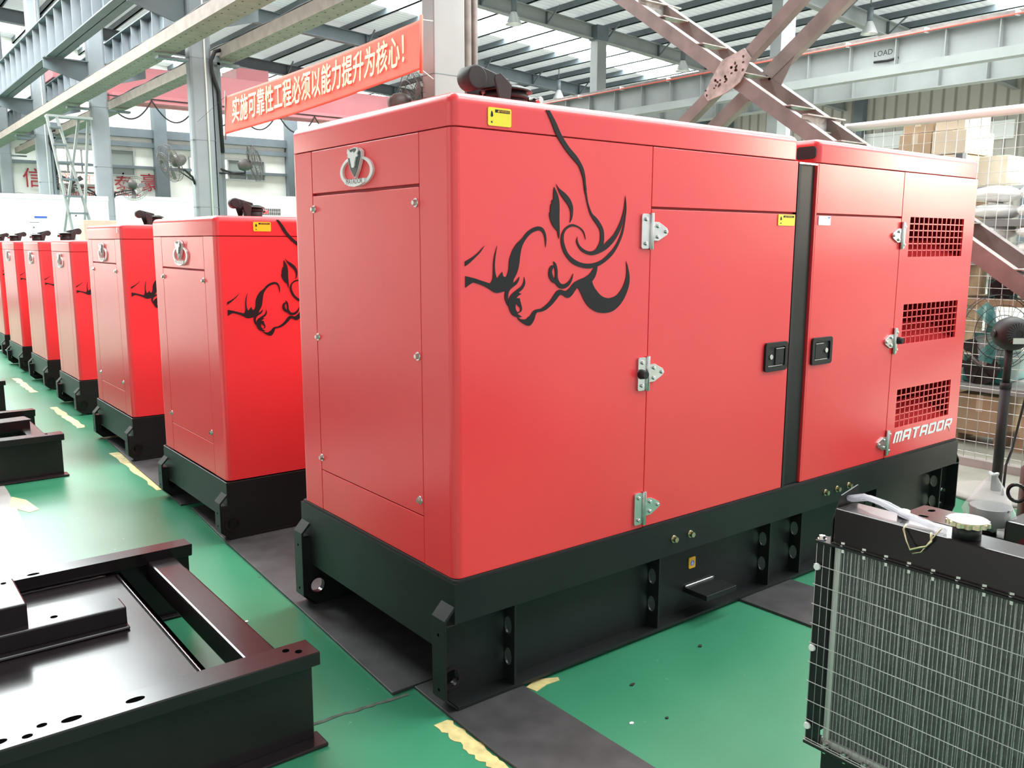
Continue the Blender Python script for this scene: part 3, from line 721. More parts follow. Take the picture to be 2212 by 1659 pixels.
def rain_cap(par, x0, y0, z0, flip=1, sc=1.0):
    """exhaust outlet with a hinged, counterweighted lid"""
    x = y = z = 0.0
    MM = Matrix.Translation((x0, y0, z0)) @ Matrix.Scale(sc, 4)
    def N():
        q = MB(); q.M = MM
        return q
    b = N().cyl((x, y, z - .02), (x, y, z + .115), .082, n=28).cyl((x, y, z + .085), (x, y, z + .105), .09, n=28)
    p = b.build('exhaust_outlet', BLKM, par)
    N().lathe([(0.001, z + .142), (.06, z + .138), (.102, z + .122), (.108, z + .112), (.1, z + .112), (0.001, z + .118)], (x, y, 0), 28).build('lid', BLK, p)
    f = flip
    k = N().prism([(x - .125 * f, z + .155), (x - .10 * f, z + .165), (x - .045 * f, z + .125), (x - .06 * f, z + .02), (x - .09 * f, z + .02), (x - .13 * f, z + .14)], y - .1, y - .092, 'y')
    k.build('hinge_bracket', BLKM, p, 0.003)
    k = N().prism([(x - .125 * f, z + .155), (x - .10 * f, z + .165), (x - .045 * f, z + .125), (x - .06 * f, z + .02), (x - .09 * f, z + .02), (x - .13 * f, z + .14)], y + .092, y + .1, 'y')
    k.build('hinge_bracket', BLKM, p, 0.003)
    w = N().cyl((x - .165 * f, y - .04, z + .150), (x - .165 * f, y + .04, z + .150), .046, n=24)
    w.prism([(x - .160 * f, z + .196), (x - .01 * f, z + .158), (x - .0 * f, z + .138), (x - .175 * f, z + .105)], y - .038, y + .038, 'y')
    w.build('counterweight', BLKM, p, 0.006)
    c = N().cyl((x + .085 * f, y - .05, z + .08), (x + .085 * f, y - .12, z + .08), .012, n=8)
    c.box(min(x + .075 * f, x + .125 * f), max(x + .075 * f, x + .125 * f), y - .055, y - .045, z + .065, z + .098)
    c.build('clamp', ZINC if flip > 0 else BLKM, p)
    N().cyl((x + .1 * f, y - .056, z + .08), (x + .1 * f, y - .06, z + .08), .011, n=12).build('red_tag', RED, p)
    return p


def foot(par, ya, yb, inner, x_end, sgn, zt, zf, zs, zb, ground, name='tow_foot'):
    """end of a skid runner: chamfered front plate, shelf and a cheek with the tow ring.  sgn -1: the end at x_end faces -x"""
    d = .052
    X = lambda a: x_end + sgn * a
    b = MB()
    t = .008
    prof = [(X(0), zt), (X(d), zf), (X(d), zb), (X(0), ground), (X(-t), ground), (X(d - t), zb + .004), (X(d - t), zf - .004), (X(-t), zt - .006)]
    b.prism(prof, ya, yb, 'y')
    b.box(min(X(0), X(d - t)), max(X(0), X(d - t)), ya, yb, zs - .006, zs)
    f = b.build(name, BLK, par, 0.002)
    # cheek with hole
    y0, y1 = (inner, inner + .012)
    hx, hz, hr = X(-.013), ground + .09, .032
    c = MB().prism([(X(d - t), zs), (X(d - t), zb), (X(0), ground), (X(-.13), ground), (X(-.13), zs)], y0, y1, 'y', [circ(hx, hz, hr, 20)])
    c.build('cheek_plate', BLK, f)
    MB().prism(circ(hx, hz, hr + .011, 22), y0 - .008, y1 + .008, 'y', [circ(hx, hz, hr, 22)]).build('tow_ring', BLKG, f)
    # two small holes in the front plate, shown as dark plugs
    for z in (zb + .03, zf - .06):
        MB().cyl((X(d + .0005), (ya + yb) / 2, z), (X(d - .003), (ya + yb) / 2, z), .006, n=10).build('bolt_hole', HOLE, f)
    return f


def hinge(par, x, z, side, knob=False):
    """side +1: the tapered leaf points to +x"""
    s = side
    b = MB()
    wd = .052 if s > 0 else .03
    b.prism(rrect(min(x - s * .008, x - s * wd), max(x - s * .008, x - s * wd), z - .065, z + .065, .008), -.008, 0, 'y')
    b.prism([(x + s * .008, z + .035), (x + s * .04, z + .035), (x + s * .088, z + .012), (x + s * .094, z), (x + s * .088, z - .012), (x + s * .04, z - .035), (x + s * .008, z - .035)], -.008, 0, 'y')
    b.cyl((x, -.009, z - .068), (x, -.009, z + .068), .009, n=12)
    h = b.build('hinge', STEEL, par, 0.0015)
    k = MB()
    for dx, dz in ((-.03, .045), (-.03, -.045), (.035, .02), (.035, -.02), (.08, 0)):
        if s < 0 and dx < 0: dx = -.02
        MB().cyl((x + s * dx, -.008, z + dz), (x + s * dx, -.016, z + dz), .0085, .006, n=8).build('bolt', ZINC, h)
    if knob:
        MB().cyl((x - s * .035, -.006, z), (x - s * .035, -.035, z), .02, .015, n=14).build('rubber_stop', BLKM, h)
    return h


def latch(par, x0, x1, z0, z1, key):
    a = MB().prism(rrect(x0, x1, z0, z1, .016, 5), -.012, 0, 'y', [rrect(x0 + .02, x1 - .02, z0 + .02, z1 - .02, .01, 4)]).build('latch_handle', BLK, par, 0.003)
    MB().prism(rrect(x0 + .018, x1 - .018, z0 + .018, z1 - .018, .01, 4), -.004, -.001, 'y').build('latch_recess', BLKM, a)
    px0, px1 = (x0 + .075, x1 - .026) if key < 0 else (x0 + .026, x1 - .075)
    MB().box(px0, px1, -.010, -.003, z0 + .026, z1 - .026).build('paddle', BLK, a, 0.003)
    kx = x0 + .045 if key < 0 else x1 - .045
    MB().cyl((kx, -.003, (z0 + z1) / 2), (kx, -.011, (z0 + z1) / 2), .011, n=14).build('key_lock', ZINC, a)
    e = MB().box(px0, px1, -.0115, -.010, z1 - .03, z1 - .027).box(x0 + .024, x1 - .024, -.0062, -.004, z0 + .022, z0 + .025)
    e.build('bright_edge', ZINC, a)
    return a


def matador(par, x0, z0, h, total):
    pitch = total / 7.1; w = pitch * .86; shear = .32
    st = .25
    R = lambda a, b, c, d: [(a, c), (b, c), (b, d), (a, d)]
    L = {
        'M': [R(0, .22, 0, 1), R(.39, .61, 0, .9), [(.78, 0), (1, 0), (1, .85), (.9, 1), (.78, 1)], R(0, .92, .78, 1)],
        'A': [R(0, .26, 0, 1), [(.74, 0), (1, 0), (1, .85), (.9, 1), (.74, 1)], R(0, .92, .78, 1), R(.1, .9, .28, .48)],
        'T': [[(-.02, 1), (.12, .8), (.9, .8), (1.02, 1)], R(.36, .64, 0, .85)],
        'D': [R(0, .26, 0, 1), R(0, .9, .8, 1), R(0, .85, 0, .2), [(.74, .05), (.85, 0), (1, .2), (1, .85), (.9, 1), (.74, .95)]],
        'R': [R(0, .26, 0, 1), R(0, .9, .8, 1), R(.1, .9, .34, .52), [(.74, .36), (.9, .36), (1, .5), (1, .85), (.9, 1), (.74, 1)], [(.42, .4), (.74, .4), (1.0, -.32), (.86, -.05)]],
    }
    b = MB()
    for i, ch in enumerate('MATADOR'):
        F = lambda u, v: (x0 + i * pitch + u * w + shear * v * h, z0 + v * h)
        if ch == 'O':
            b.prism([F(*q) for q in rrect(0, 1, 0, 1, .16, 3)], -.0024, -.0012, 'y', [[F(*q) for q in rrect(.27, .73, .22, .78, .05, 2)]])
        else:
            for n_, poly in enumerate(L[ch]):
                b.prism([F(*q) for q in poly], -.0024 - n_ * .00015, -.0010, 'y')
    return b.build('brand_lettering', WHITEV, par)


# ---- the big front set -------------------------------------------------------------------
G1 = thing('generator', 'largest red generator set in front, whole side with black bull drawing in view', 'generator', (0, 0, 0), group=None)
W, L1, L2, L3 = 1.185, 1.837, 1.983, 3.549
ZB, ZS, ZT, LD, LD2, ZP, YL, YR, ZSM, ZDB = .480, 1.965, 2.072, .907, 2.751, 1.738, .9996, .193, 1.794, .657
g = .0022
base = MB()
base.box(0, L3, -.012, 0, .331, .472).box(0, L3, W, W + .012, .331, .472)
base.box(-.012, 0, -.012, W + .012, .331, .472).box(-.012, 0, .07, W - .07, .205, .331).box(L3, L3 + .012, -.012, W + .012, .331, .472).box(L3, L3 + .012, .07, W - .07, .205, .331)
base.box(0, L3, 0, W, .40, .462)
base.box(.1301, L3 - .1301, .055, .067, .02, .40).box(.1301, L3 - .1301, W - .067, W - .055, .02, .40)
base.box(0, L3, .056, .066, .3315, .40).box(0, L3, W - .066, W - .056, .3315, .40)
base.box(.0, L3, -.012, .067, .0125, .024).box(.0, L3, W - .067, W + .012, .0125, .024)
base.cyl((.6, .02, .0245), (.6, .02, .024), .012, n=12)
bo = base.build('base_frame', BLK, G1, 0.0025)
rim = MB().prism(rrect(-.006, L3 + .006, -.006, W + .006, .012, 3), .4715, .481, 'z', [rrect(.03, L3 - .03, .03, W - .03, .01, 3)])
rim.build('rubber_seal', BLKM, G1)
for x in (.254, 1.012, 1.765, 2.015, 2.69, 3.40):
    MB().prism([(-.006, .024), (.05, .024), (.055, .035), (.055, .05), (.055, .335), (-.006, .335)], x - .004, x + .004, 'x',
               [circ(.032, .12, .021, 16, .034), circ(.032, .24, .021, 16, .034)]).build('stiffener', BLK, bo)
foot(G1, -.01, .07, .055, 0, -1, .405, .35, .331, .06, .0125)
foot(G1, W - .07, W + .01, W - .07, 0, -1, .405, .35, .331, .06, .0125)
foot(G1, -.01, .07, .055, L3, 1, .405, .35, .331, .06, .0125)
foot(G1, W - .07, W + .01, W - .07, L3, 1, .405, .35, .331, .06, .0125)
for z in (.324, .157):
    bolt_y(bo, L3 - .003, z, .054, ZINC, .010)
stp = MB().box(1.235, 1.435, -.075, .055, .105, .128).build('step_bracket', BLK, G1, 0.002)
MB().tube([(1.24 + .012 * i, .05 + .001 * (i % 2), .130) for i in range(17)], .005, 6).build('weld_bead', STEEL, stp)
es = MB().prism(rrect(1.262, 1.304, .205, .255, .005), .050, .0555, 'y').build('earth_label', ORG, G1)
MB().cyl((1.283, .0495, .228), (1.283, .051, .228), .0125, n=18).build('earth_symbol', BLUE, es)
t = MB().box(1.2815, 1.2845, .0488, .0496, .228, .237)
for i, wd in enumerate((.008, .0055, .003)):
    t.box(1.283 - wd, 1.283 + wd, .0488, .0496, .2265 - i * .004, .228 - i * .004)
t.build('earth_sign_lines', WHITEV, es)
for x in (1.082, 1.186, 2.19, 2.292, 2.397):
    bolt_y(bo, x, .399, -.012)
# canopy, first section
core = MB().box(.014, L1 - .004, .014, W - .014, .482, ZS + .004).build('canopy_core', REDIN, G1)
z0, z1 = ZB + .003, ZS - g
corner_panel(LD - g, YR - g, z0, z1).build('corner_panel', RED, G1)
fc = corner_panel(L1 - g, W - YL - g, z0, z1)
fc.v = [(x, W - y, z) for x, y, z in fc.v]
fc.build('far_side_panel', RED, G1)
ep = MB().box(0, .012, YR + g, YL - g, ZSM + .005, z1).build('emblem_panel', RED, G1, 0.002)
emblem(G1, .613, 1.864)
ap = MB().box(.0, .012, YR + g, YL - g, ZDB + g, ZSM - .005).build('end_access_panel', RED, G1, 0.002)
for z in (1.738, 1.222, .711):
    bolt_x(ap, .989, z); bolt_x(ap, .215, z)
MB().box(0, .012, YR + g, YL - g, z0, ZDB - g).build('end_lower_panel', RED, G1, 0.002)
MB().box(LD + g, L1 - g, 0, .012, ZP + .005, z1).build('side_upper_panel', RED, G1, 0.002)
dr = MB().box(LD + g, L1 - g, 0, .012, z0, ZP - .004).build('side_door', RED, G1, 0.002)
for z, k in ((1.651, False), (1.107, True), (.565, False)):
    hinge(G1, LD - .004, z, 1, k)
latch(G1, 1.652, 1.816, 1.043, 1.173, -1)
sticker(G1, 1.704, 1.826, 1.684, 1.732)
rc = loft_cap(MB(), 0, L1, 0, W, ZS + g, ZT, .03, .032).build('roof_cap', RED, G1)
sticker(G1, .138, .232, 1.977, 2.034)
bull(G1, .048, 1.49, 1.0)
rain_cap(G1, .635, .55, 2.085)
# black post between the sections and what shows above it
MB().box(L1 + .004, L2 - .004, .012, W - .012, .482, ZS - .006).build('centre_post', BLK, G1, 0.003)
MB().box(L1 + .004, L1 + .022, .0, .02, .482, ZS - .006).build('post_seal', BLKM, G1)
MB().box(L1 + .004, L2 - .004, -.002, .012, ZS - .012, ZS - .004).build('post_top_edge', ZINC, G1)
# second section
z0 = ZB + .003
core2 = MB().box(L2 + .014, LD2 + .02, .014, W - .014, .482, ZS + .004).box(LD2 + .02, L3 - .014, .36, W - .014, .482, ZS + .004)
core2.box(LD2 + .02, L3 - .014, .014, .36, ZS - .05, ZS + .004).box(LD2 + .02, L3 - .014, .014, .36, .482, .5)
core2.box(L3 - .03, L3 - .014, .014, .36, .5, ZS - .05)
core2.build('canopy_core', REDIN, G1)
MB().box(L2, L2 + .012, .0, W, z0, ZS - g).box(L3 - .012, L3, .02, W, z0, ZS - g).box(L2 + .012, L3, W - .012, W, z0, ZS - g).build('section_shell', RED, G1, 0.002)
MB().box(L2 + .012, LD2 - g, 0, .012, ZP + .005, ZS - g).build('side_upper_panel', RED, G1, 0.002)
dr2 = MB().box(L2 + .012, LD2 - g, 0, .012, z0, ZP - .004).build('side_door', RED, G1, 0.002)
for z, k in ((1.648, False), (1.109, True), (.567, False)):
    hinge(G1, LD2 + .004, z, -1, k)
latch(G1, 2.010, 2.175, 1.043, 1.172, 1)
ws = MB().prism(rrect(2.010, 2.108, 1.690, 1.732, .004), -.0032, -.0012, 'y').build('white_label', WHITEV, G1)
MB().box(2.085, 2.103, -.0036, -.003, 1.722, 1.727).build('label_print', BLUE, ws)
vents = [(2.838, 3.425, 1.540, 1.743), (2.836, 3.432, 1.086, 1.294), (2.836, 3.431, .636, .842)]
vp = MB()
r_ = .03
out = [(LD2 + g, z0), (L3, z0), (L3, ZS - g), (LD2 + g, ZS - g)]
vp.prism(out, 0, .012, 'y', [[(a, c), (b, c), (b, d), (a, d)] for a, b, c, d in vents])
vpo = vp.build('vent_panel', RED, G1)
for a, b, c, d in vents:
    gr = MB()
    for i in range(12):
        x = a + (b - a) * i / 12 + (b - a) / 24
        if i: gr.box(a + (b - a) * i / 12 - .0035, a + (b - a) * i / 12 + .0035, .002, .006, c, d)
    for j in range(1, 6):
        z = c + (d - c) * j / 6
        gr.box(a, b, .002, .006, z - .003, z + .003)
    vo = gr.build('vent_grille', RED, G1)
    MB().prism([(.012, c - .012), (.19, c + .085), (.19, c + .077), (.012, c - .02)], a - .02, b + .02, 'x').build('air_baffle', RED, vo)
matador(vpo, 2.826, .552, .060, .665)
rc2 = loft_cap(MB(), L2, L3, 0, W, ZS + g, ZT, .03, .032).build('roof_cap', RED, G1)
MB().prism(rrect(.012, .115, 1.985, 2.04, .018), L2 - .004, L2 + .002, 'x').build('roof_opening', BLKM, rc2)
MB().box(L1 + .02, L2 - .01, .1, W - .1, ZS - .006, ZS + .012).build('roof_gutter', BLKM, G1)


# ---- the smaller sets behind it ----------------------------------------------------------
def small_set(label, x0, y0, W, Zb, Zs, L, emb_z, zsm, zdb, bull_x, bull_z, bull_s, cap, flip, bolts, stick=False):
    G = thing('generator', label, 'generator', (x0, y0, 0), group='red generator sets in the row')
    Zt = Zs + .105
    b = MB()
    b.box(0, L, -.01, 0, .03, Zb - .006).box(0, L, W, W + .01, .03, Zb - .006)
    b.box(-.01, 0, -.01, W + .01, .12, Zb - .006).box(L, L + .01, -.01, W + .01, .12, Zb - .006)
    b.box(0, L, 0, W, .25, Zb - .012)
    b.box(.06, L - .06, -.01, .06, .0125, .03).box(.06, L - .06, W - .06, W + .01, .0125, .03)
    bo = b.build('base_frame', BLK, G, 0.0025)
    zz = Zb - .06
    foot(G, -.01, .07, -.012, 0, -1, zz, zz - .055, zz - .075, .06, .0125)
    foot(G, W - .07, W + .01, W - .07, 0, -1, zz, zz - .055, zz - .075, .06, .0125)
    MB().box(.012, L - .012, .012, W - .012, Zb, Zs + .004).build('canopy_core', REDIN, G)
    yr, yl = .165 * W, .836 * W
    z1 = Zs - g
    corner_panel(L, yr - g, Zb, z1).build('corner_panel', RED, G)
    f = corner_panel(L, W - yl - g, Zb, z1); f.v = [(x, W - y, z) for x, y, z in f.v]
    f.build('far_side_panel', RED, G)
    if zsm:
        e = MB().box(0, .012, yr + g, yl - g, zsm + .004, z1).build('emblem_panel', RED, G, 0.002)
        a = MB().box(0, .012, yr + g, yl - g, zdb + g, zsm - .004).build('end_access_panel', RED, G, 0.002)
        for z in bolts:
            bolt_x(G, yl - .01, z); bolt_x(G, yr + .02, z)
        MB().box(0, .012, yr + g, yl - g, Zb, zdb - g).build('end_lower_panel', RED, G, 0.002)
    else:
        e = MB().box(0, .012, yr + g, yl - g, Zb, z1).build('end_access_panel', RED, G, 0.002)
    emblem(G, W / 2 + .005, emb_z)
    rc = loft_cap(MB(), 0, L, 0, W, Zs + g, Zt, .03, .03).build('roof_cap', RED, G)
    if stick: sticker(G, .206, .303, Zs + .026, Zs + .075)
    bull(G, bull_x, bull_z, bull_s)
    rain_cap(G, cap[0], cap[1], Zt - .012, flip, .66)
    return G, rc


small_set('second red generator set, behind the largest one, yellow label on its roof edge', .01, 2.185, 1.095, .337, 1.637, 3.3, 1.530, 1.457, .513, .049, 1.247, .86, (.43, .56), 1, (1.402, .57), True)
G3, rc3 = small_set('third red generator set, small white sticker on its roof edge', .08, 4.29, 1.045, .337, 1.624, 3.2, 1.512, 1.448, .51, .047, 1.238, .84, (.38, .5), 1, (1.394, .573))
MB().prism(rrect(.07, .092, 1.668, 1.706, .004), -.002, .001, 'x').build('white_label', WHITEV, rc3)
small_set('fourth red generator set, lower roof, next past the one with white roof sticker', .17, 6.43, .86, .33, 1.513, 2.6, 1.415, None, 0, .03, 1.158, .8, (.12, .72), -1, ())
small_set('fifth red generator set, counting away from the largest', .21, 8.16, .93, .33, 1.508, 2.6, 1.415, None, 0, .035, 1.162, .8, (.12, .72), -1, ())
small_set('sixth red generator set, second from the left picture edge', .225, 9.81, .95, .32, 1.505, 2.6, 1.415, None, 0, .04, 1.158, .8, (.12, .72), -1, ())
small_set('seventh red generator set, cut by the left picture edge', .28, 11.57, .95, .314, 1.505, 2.6, 1.415, None, 0, .04, 1.158, .8, (.12, .72), -1, ())


# ---------------------------------------------------------------- mats
for i, (poly, lab) in enumerate([([(-.117, .236), (1.6, .236), (1.6, 2.9), (.035, 2.9), (-.02, 2.15), (-.07, 1.1)], 'long black rubber mat under the largest generator, running to the second'),
                 ([(-.03, .228), (.285, .228), (.300, -.9), (-.02, -.9), (-.045, -.3)], 'narrow black rubber mat coming out from under the front foot of the largest generator'),
                 ([(1.545, .2), (1.60, -1.2), (2.0, -1.2), (1.93, .2)], 'black rubber mat on the green floor left of the radiator'),
                 ([(.0, 3.0), (1.4, 3.0), (1.4, 5.2), (.09, 5.2), (.04, 4.2)], 'black rubber mat between second and third generator')]):
    tag(MB().prism(poly, .0005, .011, 'z').build('rubber_mat', RUB, None, 0.002), lab, 'mat', 'rubber mats under the generators')

# ---------------------------------------------------------------- black base frames on the left
def channel_x(mb, x0, x1, ya, yb, z0, z1, open_side, t=.012):
    """channel rail along x; open_side -1 or 1 tells where the web is missing"""
    web = ya if open_side > 0 else yb - t
    mb.box(x0, x1, web, web + t, z0, z1).box(x0, x1, ya, yb, z1 - t, z1).box(x0, x1, ya, yb, z0, z0 + t)
    return mb


def skid(lab, x1, ya, yb, h, L, deck_x, items):
    f = thing('base_frame', lab, 'frame', (x1, ya, 0), group='loose black base frames')
    w = yb - ya
    n1 = MB()
    n1.box(-L, -.012, .028, .04, .012, h - .01)
    n1.box(-L, 0, -.01, .10, h - .01, h).box(-L, 0, -.012, -.002, h - .045, h)
    n1.box(-L, .01, -.03, .06, .002, .014)
    r1 = n1.build('side_rail', BLKG, f, 0.004)
    n2 = MB().box(-L, 0, w - .10, w, h - .01, h).box(-L, 0, w - .05, w - .038, .012, h - .01).box(-L, 0, w - .1, w - .09, h - .05, h).box(-L, 0, w - .08, w, .002, .014)
    n2.build('side_rail', BLKG, f, 0.004)
    for x, y, rx, ry in items.get('holes', ()):
        MB().prism(circ(x, y, rx, 16, ry), h - .0005, h + .0012, 'z').build('bolt_hole', HOLE, r1)
    MB().box(-.185, -.075, .06, w - .06, h - .13, h - .035).build('cross_member', BLKG, f, 0.008)
    MB().box(-L, deck_x, .09, w - .09, h - .075, h - .06).box(deck_x - .012, deck_x, .09, w - .09, .05, h - .06).build('deck_plate', BLKG, f)
    wb = MB().tube([(deck_x - .02, .12 + (w - .24) * i / 60, h - .058 + .0015 * (i % 2)) for i in range(61)], .006, 6)
    wb.tube([(-.35 - i * .03, w - .102, h - .058 + .0015 * (i % 2)) for i in range(50)], .007, 6)
    wb.build('weld_bead', BLKG, f)
    return f


F1 = skid('largest black base frame on the green floor at lower left', -.45, .115, 1.45, .323, 2.6, -.29,
          {'holes': [(-.085, .06, .011, .011), (-.055, .03, .011, .011), (-.545, .04, .026, .012), (-.71, .04, .026, .012), (-.78, .055, .013, .009), (-.82, .02, .013, .009), (-.89, .035, .026, .012)]})
h = .323
b = MB().box(-1.9, -.40, .70, .80, h - .06, h + .012)
b.box(-1.9, -.40, .66, .70, h - .06, h - .048)
b.build('engine_mount_channel', BLKG, F1, 0.006)
MB().cyl((-.62, .76, h + .0115), (-.62, .76, h + .0125), .012, n=12).build('bolt_hole', HOLE, F1)
MB().box(-1.9, -.70, .74, 1.02, h - .06, h + .09).build('engine_mount_block', BLKG, F1, 0.006)
MB().cyl((-.735, .98, h + .0898), (-.735, .98, h + .091), .009, n=12).build('bolt_hole', HOLE, F1)
MB().prism(circ(-.60, 1.27, .022, 14, .01), h - .0005, h + .001, 'z').build('bolt_hole', HOLE, F1)

F2 = skid('black base frame with angled channels, behind the largest frame at left edge', -.40, 4.20, 5.36, .30, 2.4, -.5, {'holes': [(-.1, .05, .01, .01)]})
b = MB(); p0, p1 = (-.12, .62, .32), (-1.6, .38, .325)
b.beam(p0, p1, .16, .012).beam((p0[0], p0[1] - .075, .285), (p1[0], p1[1] - .075, .29), .012, .075).beam((p0[0], p0[1] + .075, .285), (p1[0], p1[1] + .075, .29), .012, .075)
b.build('loose_channel', BLKG, F2, 0.004)
MB().box(-2.2, -.36, .98, 1.14, .30, .35).build('top_plate', BLKG, F2, 0.003)
F3 = skid('black base frame cut by the left picture edge, furthest of the three', -.36, 7.0, 8.0, .31, 2.4, -.5, {})

# ---------------------------------------------------------------- open set on the right: radiator and what stands behind it
KS = .74                                    # the open set is a smaller machine raised on legs
RX = .613
R = thing('radiator', 'black and silver radiator with wire guard at lower right', 'radiator', (.0486, -1.337, .418))
R.scale = (KS, KS, KS)
LF = -.418 / KS                             # floor level in the set's own coordinates
yl, yr = .045, -1.05                       # local: the guard runs from yl (left in the picture) to yr
z0, z1 = .135, .757
g1 = MB()
yy = []
y = .040
while y > yr + .01:
    yy.append(y); y -= .0215
for i, y in enumerate(yy):
    g1.tube([(-.002, y, z0), (-.002, y, z1 - .004)], .0008, 5)
z = z0 + .01
while z < z1 - .02:
    g1.tube([(-.0045, yl, z), (-.0045, yr, z)], .0014, 5); z += .0605
g1.tube([(-.003, yl, z0 + .002), (-.003, yr, z0 + .002)], .002, 5)
g1.build('wire_guard', GWIRE, R)
fr = MB().box(.004, .012, .0, yl, z0, z1).box(.004, .16, yl - .004, yl, z0, z1)
fr.box(-.006, .05, yr, yl, z1, z1 + .006).box(-.006, .06, yr, yl, z0 - .008, z0)
fr.box(.004, .16, yr, yr + .02, z0, z1)
fr.build('side_frame', BLK, R, 0.001)
MB().box(.02, .14, yr + .02, .0, .02, z0 - .008).build('lower_tank', BLK, R, 0.004)
for yl_ in (-.06, yr + .03):
    MB().box(.01, .15, yl_, yl_ + .055, LF, .02).build('leg', BLK, R, 0.003)
MB().box(.03, .15, yr + .02, -.022, z0, z1).build('core', FIN, R)
fi = MB(); y = -.03
while y > yr + .03:
    fi.box(.0245, .031, y - .0008, y + .0008, z0 + .01, z1 - .005); y -= .0118
fi.build('fin_tubes', mat('bright_fin_edges', (.44, .45, .44), .45, .4, noise=.35, nscale=160), R)
MB().box(.020, .03, -.022, -.004, z0, z1).box(.018, .03, yr, -.0, z0, z0 + .022).build('core_channel', WIRE, R)
tk = MB().box(.008, .11, yr + .02, -.002, z1 + .006, .866).box(.0, .012, yr + .02, -.002, z1 + .004, z1 + .012)
tkm = tk.build('top_tank', BLKG, R, 0.010)
MB().prism([(.012, .70), (.012, .83), (.05, .895), (.135, .912), (.15, .8), (.15, .70)], .003, .007, 'y').build('side_plate', BLK, R)
def hexbolt(par, x, y, z):
    b = MB().cyl((x, y, z), (x, y, z + .003), .0125, n=14).cyl((x, y, z + .003), (x, y, z + .012), .0095, n=6, smooth=False)
    b.cyl((x, y, z - .006), (x, y, z - .02), .007, n=6, smooth=False)
    return b.build('bolt', ZINC, par)
for i in range(16):
    hexbolt(R, .012, .030 - i * .064 if i else .034, z1 + .006)
for i in range(6):
    hexbolt(R, .008, -.02 - i * .064, z0 + .004)
for z in (.684, .434, .186):
    MB().cyl((-.003, .034, z), (-.010, .034, z), .011, .009, n=16).build('bolt', WHITEM, R)
cap = MB()
cp = [( .055 + (.049 + .004 * math.cos(14 * a)) * math.cos(a), -.345 + (.049 + .004 * math.cos(14 * a)) * math.sin(a)) for a in [2 * math.pi * i / 84 for i in range(84)]]
cap.prism(cp, .900, .911, 'z').prism(circ(.055, -.345, .048, 30), .911, .914, 'z')
cap.build('filler_cap', GOLD, tkm)
MB().cyl((.055, -.345, .862), (.055, -.345, .902), .034, n=24).build('filler_neck', BLK, tkm)
ch = MB().tube([(.0, -.28, .872), (-.004, -.285, .85), (-.008, -.275, .835), (-.01, -.235, .815), (-.008, -.222, .835), (.0, -.208, .862), (.01, -.21, .874)], [.003, .0035, .0025, .004, .0025, .003, .003], 6)
ch.tube([(.012, -.30, .885), (.0, -.29, .865), (-.006, -.262, .815), (-.008, -.24, .805)], .002, 6)
ch.build('cap_chain', BRASSY, tkm)
hs = MB().tube([(.08, -.0, .882), (.075, -.05, .900), (.06, -.11, .898), (.045, -.18, .885), (.04, -.25, .878), (.035, -.30, .872)], .0085, 10)
hs.tube([(.09, -.0, .878), (.09, -.06, .895), (.078, -.12, .893), (.06, -.19, .882), (.05, -.26, .876)], .0085, 10)
hs.build('overflow_hose', CLEAR, R)
MB().cyl((.09, -.16, .866), (.09, -.16, .884), .016, n=14).build('vent_plug', ZINC, tkm)

E1 = thing('engine', 'black open engine assembly behind the radiator, only its near end in view', 'engine', (.335, -1.67, .418))
E1.scale = (KS, KS, KS)
MB().box(-.1, 2.2, -.45, .40, .06, .2).build('engine_skid', BLKG, E1, 0.005)
for xx in (0, 2.0):
    for y_ in (-.4, .3):
        MB().box(xx, xx + .1, y_, y_ + .08, LF, .06).build('leg', BLK, E1, 0.004)
MB().box(.2, 1.6, -.42, .18, .2, .62).build('cylinder_block', BLKG, E1, 0.03)
pb = MB().prism(rrect(.70, .885, .36, .80, .012), .535, .55, 'z', [circ(.735, .73, .013, 16, .02), circ(.83, .745, .02, 16, .013), circ(.75, .6, .013, 16, .02), circ(.84, .6, .013, 16, .018)])
pb.build('slotted_mount_plate', BLKG, E1, 0.002)
MB().box(.66, .92, .2, .44, .2, .535).box(.70, .885, .30, .42, .46, .62).build('mount_bracket', BLKG, E1, 0.008)
pp = MB().tube([(.1, .10, .72), (.3, .04, .75), (.5, .0, .765), (.8, -.06, .77)], .055, 18)
pp.cyl((.18, .07, .735), (.2, .066, .738), .068, n=20).cyl((.3, .038, .75), (.32, .034, .752), .068, n=20)
pp.build('coolant_pipe', BLKG, E1)
tb = MB().lathe([(.001, .0), (.075, .0), (.085, .02), (.085, .05), (.06, .06), (.05, .085), (.001, .085)], (.46, .18, .80), 26)
tb.cyl((.38, .06, .80), (.38, .06, .86), .02, n=6, smooth=False)
tb.lathe([(.05, -.14), (.06, -.08), (.06, 0)], (.46, .18, .80), 20)
tb.build('thermostat_housing', BLKG, E1, 0.004)
MB().tube([(.44 + .0, .29 + .028 * math.cos(a), .80 + .028 * math.sin(a)) for a in [2 * math.pi * i / 20 for i in range(20)]], .006, 8, closed=True).build('lifting_eye', BLKG, E1)
MB().box(.40, .56, -.16, -.06, .835, .838).build('yellow_tag', YEL, E1)
